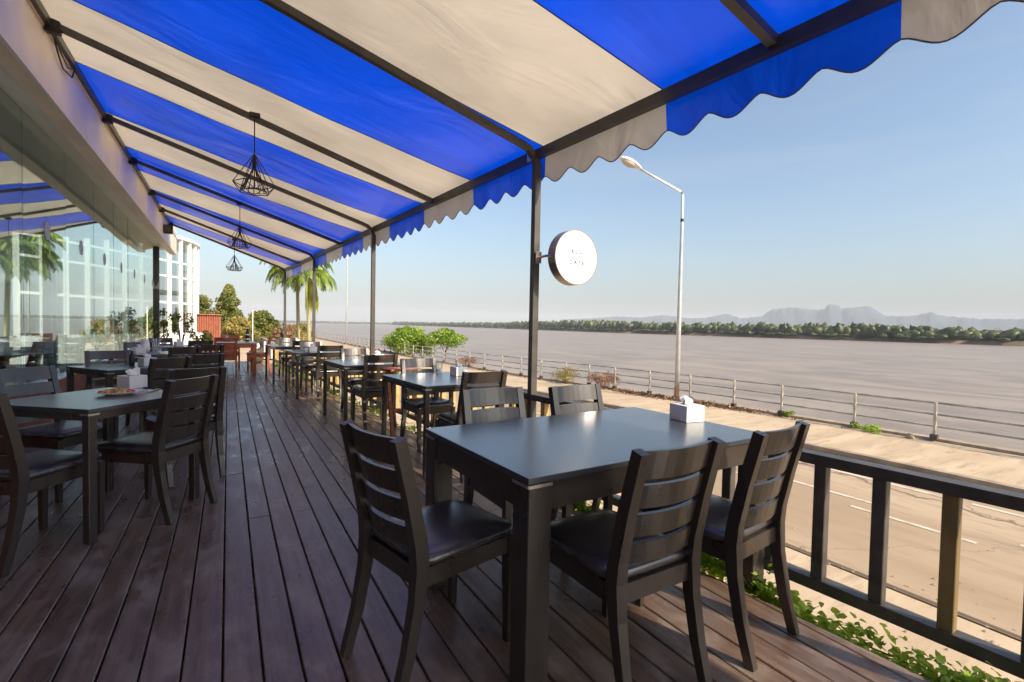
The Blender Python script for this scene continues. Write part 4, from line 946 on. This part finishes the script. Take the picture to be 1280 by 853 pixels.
# ------------------------------------------------------------------ street lamps
def streetlamp(label, x, y, zb, bend, head, seed=0):
    t = thing('street_lamp', label, 'street lamp', (x, y, zb), 0, 'street lamps along the riverside path')
    H = bend-zb; hd = Vector((head[0]-x, 0, head[1]-zb)); bm = bmesh.new()
    mid = Vector((-.03, 0, H-.03)); d = (hd-Vector((0, 0, H))).normalized()
    tube(bm, [(0, 0, 0), (0, 0, H*.4), (.0, 0, H*.8), (0, 0, H-.12), (-.03, 0, H-.02), Vector((0, 0, H))+d*.15, hd-d*.42], [.095, .08, .06, .055, .053, .05, .038], 10); ob('pole', bm, m_galv, t, smooth=True)
    bm = bmesh.new(); lathe(bm, [(.102, .03), (.099, .5)], 12); ob('rust_band', bm, m_rust, t)
    bm = bmesh.new(); lathe(bm, [(.062, H*.86), (.062, H*.875)], 10); ob('collar', bm, m_dark, t)
    box('base_plate', -.16, .16, -.16, .16, 0, .03, m_galv, t)
    # lamp head: tapered shell with a lens underneath
    bm = bmesh.new(); r = bmesh.ops.create_uvsphere(bm, u_segments=20, v_segments=12, radius=1); c = hd+d*.02
    for v in bm.verts:
        u = v.co.x; wdt = .15*(1-.35*(-u if u < 0 else u*.9)) if True else .15
        wdt = .23*(1.0-.42*((u+1)/2)); p = Vector((u*.52, v.co.y*wdt, v.co.z*wdt*.75 if v.co.z > 0 else v.co.z*.035)); v.co = p
    rotm = Matrix.Rotation(-math.atan2(d.z, -d.x)*-1, 3, 'Y')
    bmesh.ops.rotate(bm, verts=bm.verts, matrix=Matrix.Rotation(math.atan2(d.z, -d.x), 3, 'Y')); bmesh.ops.translate(bm, verts=bm.verts, vec=c); ob('lamp_head', bm, m_white, t, smooth=True)
    bm = bmesh.new(); bmesh.ops.create_uvsphere(bm, u_segments=18, v_segments=10, radius=1)
    for v in bm.verts: v.co = Vector((v.co.x*.32-.12, v.co.y*.16, v.co.z*.12-.02))
    bmesh.ops.rotate(bm, verts=bm.verts, matrix=Matrix.Rotation(math.atan2(d.z, -d.x), 3, 'Y')); bmesh.ops.translate(bm, verts=bm.verts, vec=c); ob('lens', bm, mat('frosted_lens', (.50, .46, .40), .3, spec=.6), t, smooth=True)
streetlamp('tall galvanised street lamp with a curved arm, beside the riverside railing', 14.62, 12.5, -1.40, 6.36, (12.0, 6.93))
streetlamp('distant pale street lamp beyond the second awning post, far along the railing', 12.45, 61, -1.40, 11.3, (9.8, 11.8))

# ------------------------------------------------------------------ riverside railing
rv = thing('riverside_railing', 'weathered three-bar railing along the riverside footpath', 'railing')
py_ = [-5.2, -3.2, -1.2, .9, 2.95, 4.95, 6.7, 8.7, 10.3, 12.0, 13.8, 15.6, 17.05, 18.5, 20.2, 21.9, 23.7, 25.6, 27.5, 29.4]+[31.4+2*k for k in range(30)]
bmx = bmesh.new(); bx(bmx, -.028, .028, -.028, .028, -1.33, -.42, .004); mp_ = bpy.data.meshes.new('post'); bmx.to_mesh(mp_); bmx.free(); mp_.materials.append(m_railriv)
bmx = bmesh.new(); bx(bmx, -.075, .075, -.075, .075, -1.345, -1.22, .01); mf_ = bpy.data.meshes.new('post_foot'); bmx.to_mesh(mf_); bmx.free(); mf_.materials.append(mat('dark_cement_foot', (.10, .08, .065), .9))
for y in py_:
    o = bpy.data.objects.new('post', mp_); C.objects.link(o); o.parent = rv; o.location = (xr(y)+.0, y, 0); o.rotation_euler = (0, 0, random.uniform(-.05, .05))
    f = bpy.data.objects.new('post_foot', mf_); C.objects.link(f); f.parent = o
yl = [y for y in YS if -8 <= y <= 110]
for z in (-.44, -.73, -1.02):
    bm = bmesh.new(); tube(bm, [(xr(y)+.055, y, z+random.uniform(-.008, .008)) for y in yl], .029, 8); ob('bar', bm, m_railbar, rv, smooth=True)
# a few pale stones
for i, (y, s, l) in enumerate(((3.9, .09, 'pale stone lying against the river wall under the railing'),)):
    t = thing('stone', l, 'stone', (15.0, 5.4, -1.36)); bm = bmesh.new(); bmesh.ops.create_icosphere(bm, subdivisions=2, radius=.11)
    for v in bm.verts: v.co *= random.uniform(.8, 1.15); v.co.z *= .7
    ob('rock', bm, m_concrete, t, smooth=True)

# ------------------------------------------------------------------ white glazed building
wb = thing('white_building', 'white curved building front of tall mullions and glass beyond the end of the deck', 'building')
dv = Vector((.507, .862, 0)); o0 = Vector((-4.2, 40, 0))
ts = [-9.1, -7.8, -6.5, -5.2, -3.9, -2.6, -1.3, 0, 1.28, 2.42]
P2 = [o0+dv*t for t in ts]
ang = math.atan2(.862, .507); FI, FS = 8.5, 1.2
cur = P2[-1].copy(); a = ang
for k in range(7):
    a += R(FI); cur = cur+Vector((math.cos(a), math.sin(a), 0))*FS; P2.append(cur.copy())
nrm = Vector((dv.y, -dv.x, 0))
for i, p in enumerate(P2):
    q = P2[min(i+1, len(P2)-1)]-P2[max(i-1, 0)]; q.normalize()
    bm = bmesh.new(); nn = Vector((q.y, -q.x, 0)); sweep(bm, [p+nn*.06+Vector((0, 0, .3)), p+nn*.06+Vector((0, 0, 6.95))], .13, .20, q); ob('mullion', bm, m_white, wb)
for i in range(len(P2)-1):
    a_, b_ = P2[i], P2[i+1]; d_ = (b_-a_).normalized()
    for z, h in ((2.43, .14), (4.25, .12), (5.3, .12)):
        bm = bmesh.new(); sweep(bm, [a_+d_*.09+Vector((0, 0, z)), b_-d_*.09+Vector((0, 0, z))], .1, h, Vector((0, 0, 1)).cross(d_)); ob('transom', bm, m_white, wb)
    for z0, z1 in ((.4, 2.36), (2.5, 4.19), (4.31, 5.24), (5.36, 6.9)):
        bm = bmesh.new(); nn = Vector((d_.y, -d_.x, 0))*-.02; v = [bm.verts.new(c) for c in (a_+d_*.09+nn+Vector((0, 0, z0)), b_-d_*.09+nn+Vector((0, 0, z0)), b_-d_*.09+nn+Vector((0, 0, z1)), a_+d_*.09+nn+Vector((0, 0, z1)))]; bm.faces.new(v); ob('window_pane', bm, m_fglass, wb)
def ringwall(name, z0, z1, off, m, cap=False):
    bm = bmesh.new(); C0 = [];
    for i, p in enumerate(P2):
        q = P2[min(i+1, len(P2)-1)]-P2[max(i-1, 0)]; q.normalize(); nn = Vector((q.y, -q.x, 0)); C0.append((p+nn*off, p-nn*.3))
    rg = [[bm.verts.new(a+Vector((0, 0, z0))), bm.verts.new(a+Vector((0, 0, z1))), bm.verts.new(b+Vector((0, 0, z1))), bm.verts.new(b+Vector((0, 0, z0)))] for a, b in C0]
    for a, b in zip(rg, rg[1:]):
        for k in range(4): bm.faces.new((a[k], a[(k+1) % 4], b[(k+1) % 4], b[k]))
    bm.faces.new(rg[0][::-1]); bm.faces.new(rg[-1]); ob(name, bm, m, wb)
ringwall('base_wall', -1.5, .3, .22, m_white); ringwall('roof_edge', 6.96, 7.18, .24, m_white)
bm = bmesh.new(); pts = [p-Vector((nrm.x, nrm.y, 0))*.31 for p in P2]; vs = [bm.verts.new(p+Vector((0, 0, 7.1))) for p in pts]+[bm.verts.new((-14, 52, 7.1)), bm.verts.new((-22, 40, 7.1))]; bm.faces.new(vs); ob('roof', bm, m_white, wb)
# floors and back wall inside, seen through the panes
for z in (0, 3.3):
    bm = bmesh.new(); vs = [bm.verts.new(p+Vector((0, 0, z))) for p in pts]+[bm.verts.new((-14, 52, z)), bm.verts.new((-22, 40, z))]; bm.faces.new(vs); ob('floor', bm, m_interior, wb)
bm = bmesh.new(); vs = [bm.verts.new(c) for c in ((-16, 33, -1.5), (-9, 50, -1.5), (-9, 50, 7.2), (-16, 33, 7.2))]; bm.faces.new(vs); ob('back_wall', bm, m_interior, wb)
# planter hedge below the white building
# red corrugated hut
ht = thing('red_shed', 'red corrugated metal shed between the white building and the trees', 'shed', (-1.75, 45.6, -1.5))
bm = bmesh.new(); n = 64; prev = None
for i in range(n+1):
    x = -1.3+2.5*i/n; yv = .04*math.cos(i*math.pi/2*1.0); cur_ = [bm.verts.new((x, yv-1, 0)), bm.verts.new((x, yv-1, 3.15))]
    if prev: bm.faces.new((prev[0], cur_[0], cur_[1], prev[1]))
    prev = cur_
ob('front_wall', bm, m_hut, ht); box('side_wall', 1.2, 1.25, -.95, 1.2, 0, 3.15, m_hut, ht); box('back_wall', -1.3, 1.19, 1.15, 1.2, 0, 3.15, m_hut, ht); box('left_wall', -1.35, -1.3, -.95, 1.2, 0, 3.15, m_hut, ht)
box('roof', -1.45, 1.35, -1.15, 1.35, 3.16, 3.24, m_hut, ht)
for x in (-.75, -.05): box('window', x-.2, x+.2, -1.09, -1.05, 1.05, 1.75, m_white, ht)
# low earthen wall behind the end of the deck
o = box('garden_wall', 3.2, 3.5, 24, 62, -1.5, -.55, m_concrete); tag(o, 'low dusty concrete wall running away beyond the end of the deck', 'wall')
# thin white pole
t = thing('white_pole', 'thin white pole in front of the low round tree', 'pole', (1.75, 45, -1.5)); bm = bmesh.new(); tube(bm, [(0, 0, 0), (0, 0, 3.6)], .03, 8); ob('shaft', bm, m_white, t); bm = bmesh.new(); lathe(bm, [(.065, 3.6), (.065, 3.66)], 8); ob('cap', bm, m_white, t)

# interior furniture glimpsed through the glass
for i, (y, l) in enumerate(((5.2, 'teal glass topped table inside the restaurant, nearest the camera'), (7.6, 'teal glass topped table inside the restaurant, middle one'), (10.2, 'teal glass topped table inside the restaurant, farthest one'))):
    if i == 0:
        it = make_table('indoor_table', l, 1.5, .8, .06, m_wood, m_teal, False); it.location = (-3.1, y, 0); it['group'] = 'teal tables inside the restaurant'
    else: dup(it, (-3.1, y, 0), 0, l, 'teal tables inside the restaurant')
    chair(-2.45, y-.3, 180, ('red-brown chair inside the restaurant at the ' + ('nearest', 'middle', 'farthest')[i] + ' teal table'), rc, 'red-brown chairs inside the restaurant')

# ------------------------------------------------------------------ air
hz = box('haze', -9000, 15000, -900, 16500, -13, 470, m_white); hz['kind'] = 'stuff'
m = bpy.data.materials.new('haze'); m.use_nodes = True; n = m.node_tree.nodes; l = m.node_tree.links; n.remove(n['Principled BSDF'])
pv = n.new('ShaderNodeVolumePrincipled'); pv.inputs['Color'].default_value = (.86, .90, .96, 1); pv.inputs['Density'].default_value = 0.85e-4; pv.inputs['Anisotropy'].default_value = -.1
l.new(pv.outputs[0], n['Material Output'].inputs['Volume']); hz.data.materials.clear(); hz.data.materials.append(m)
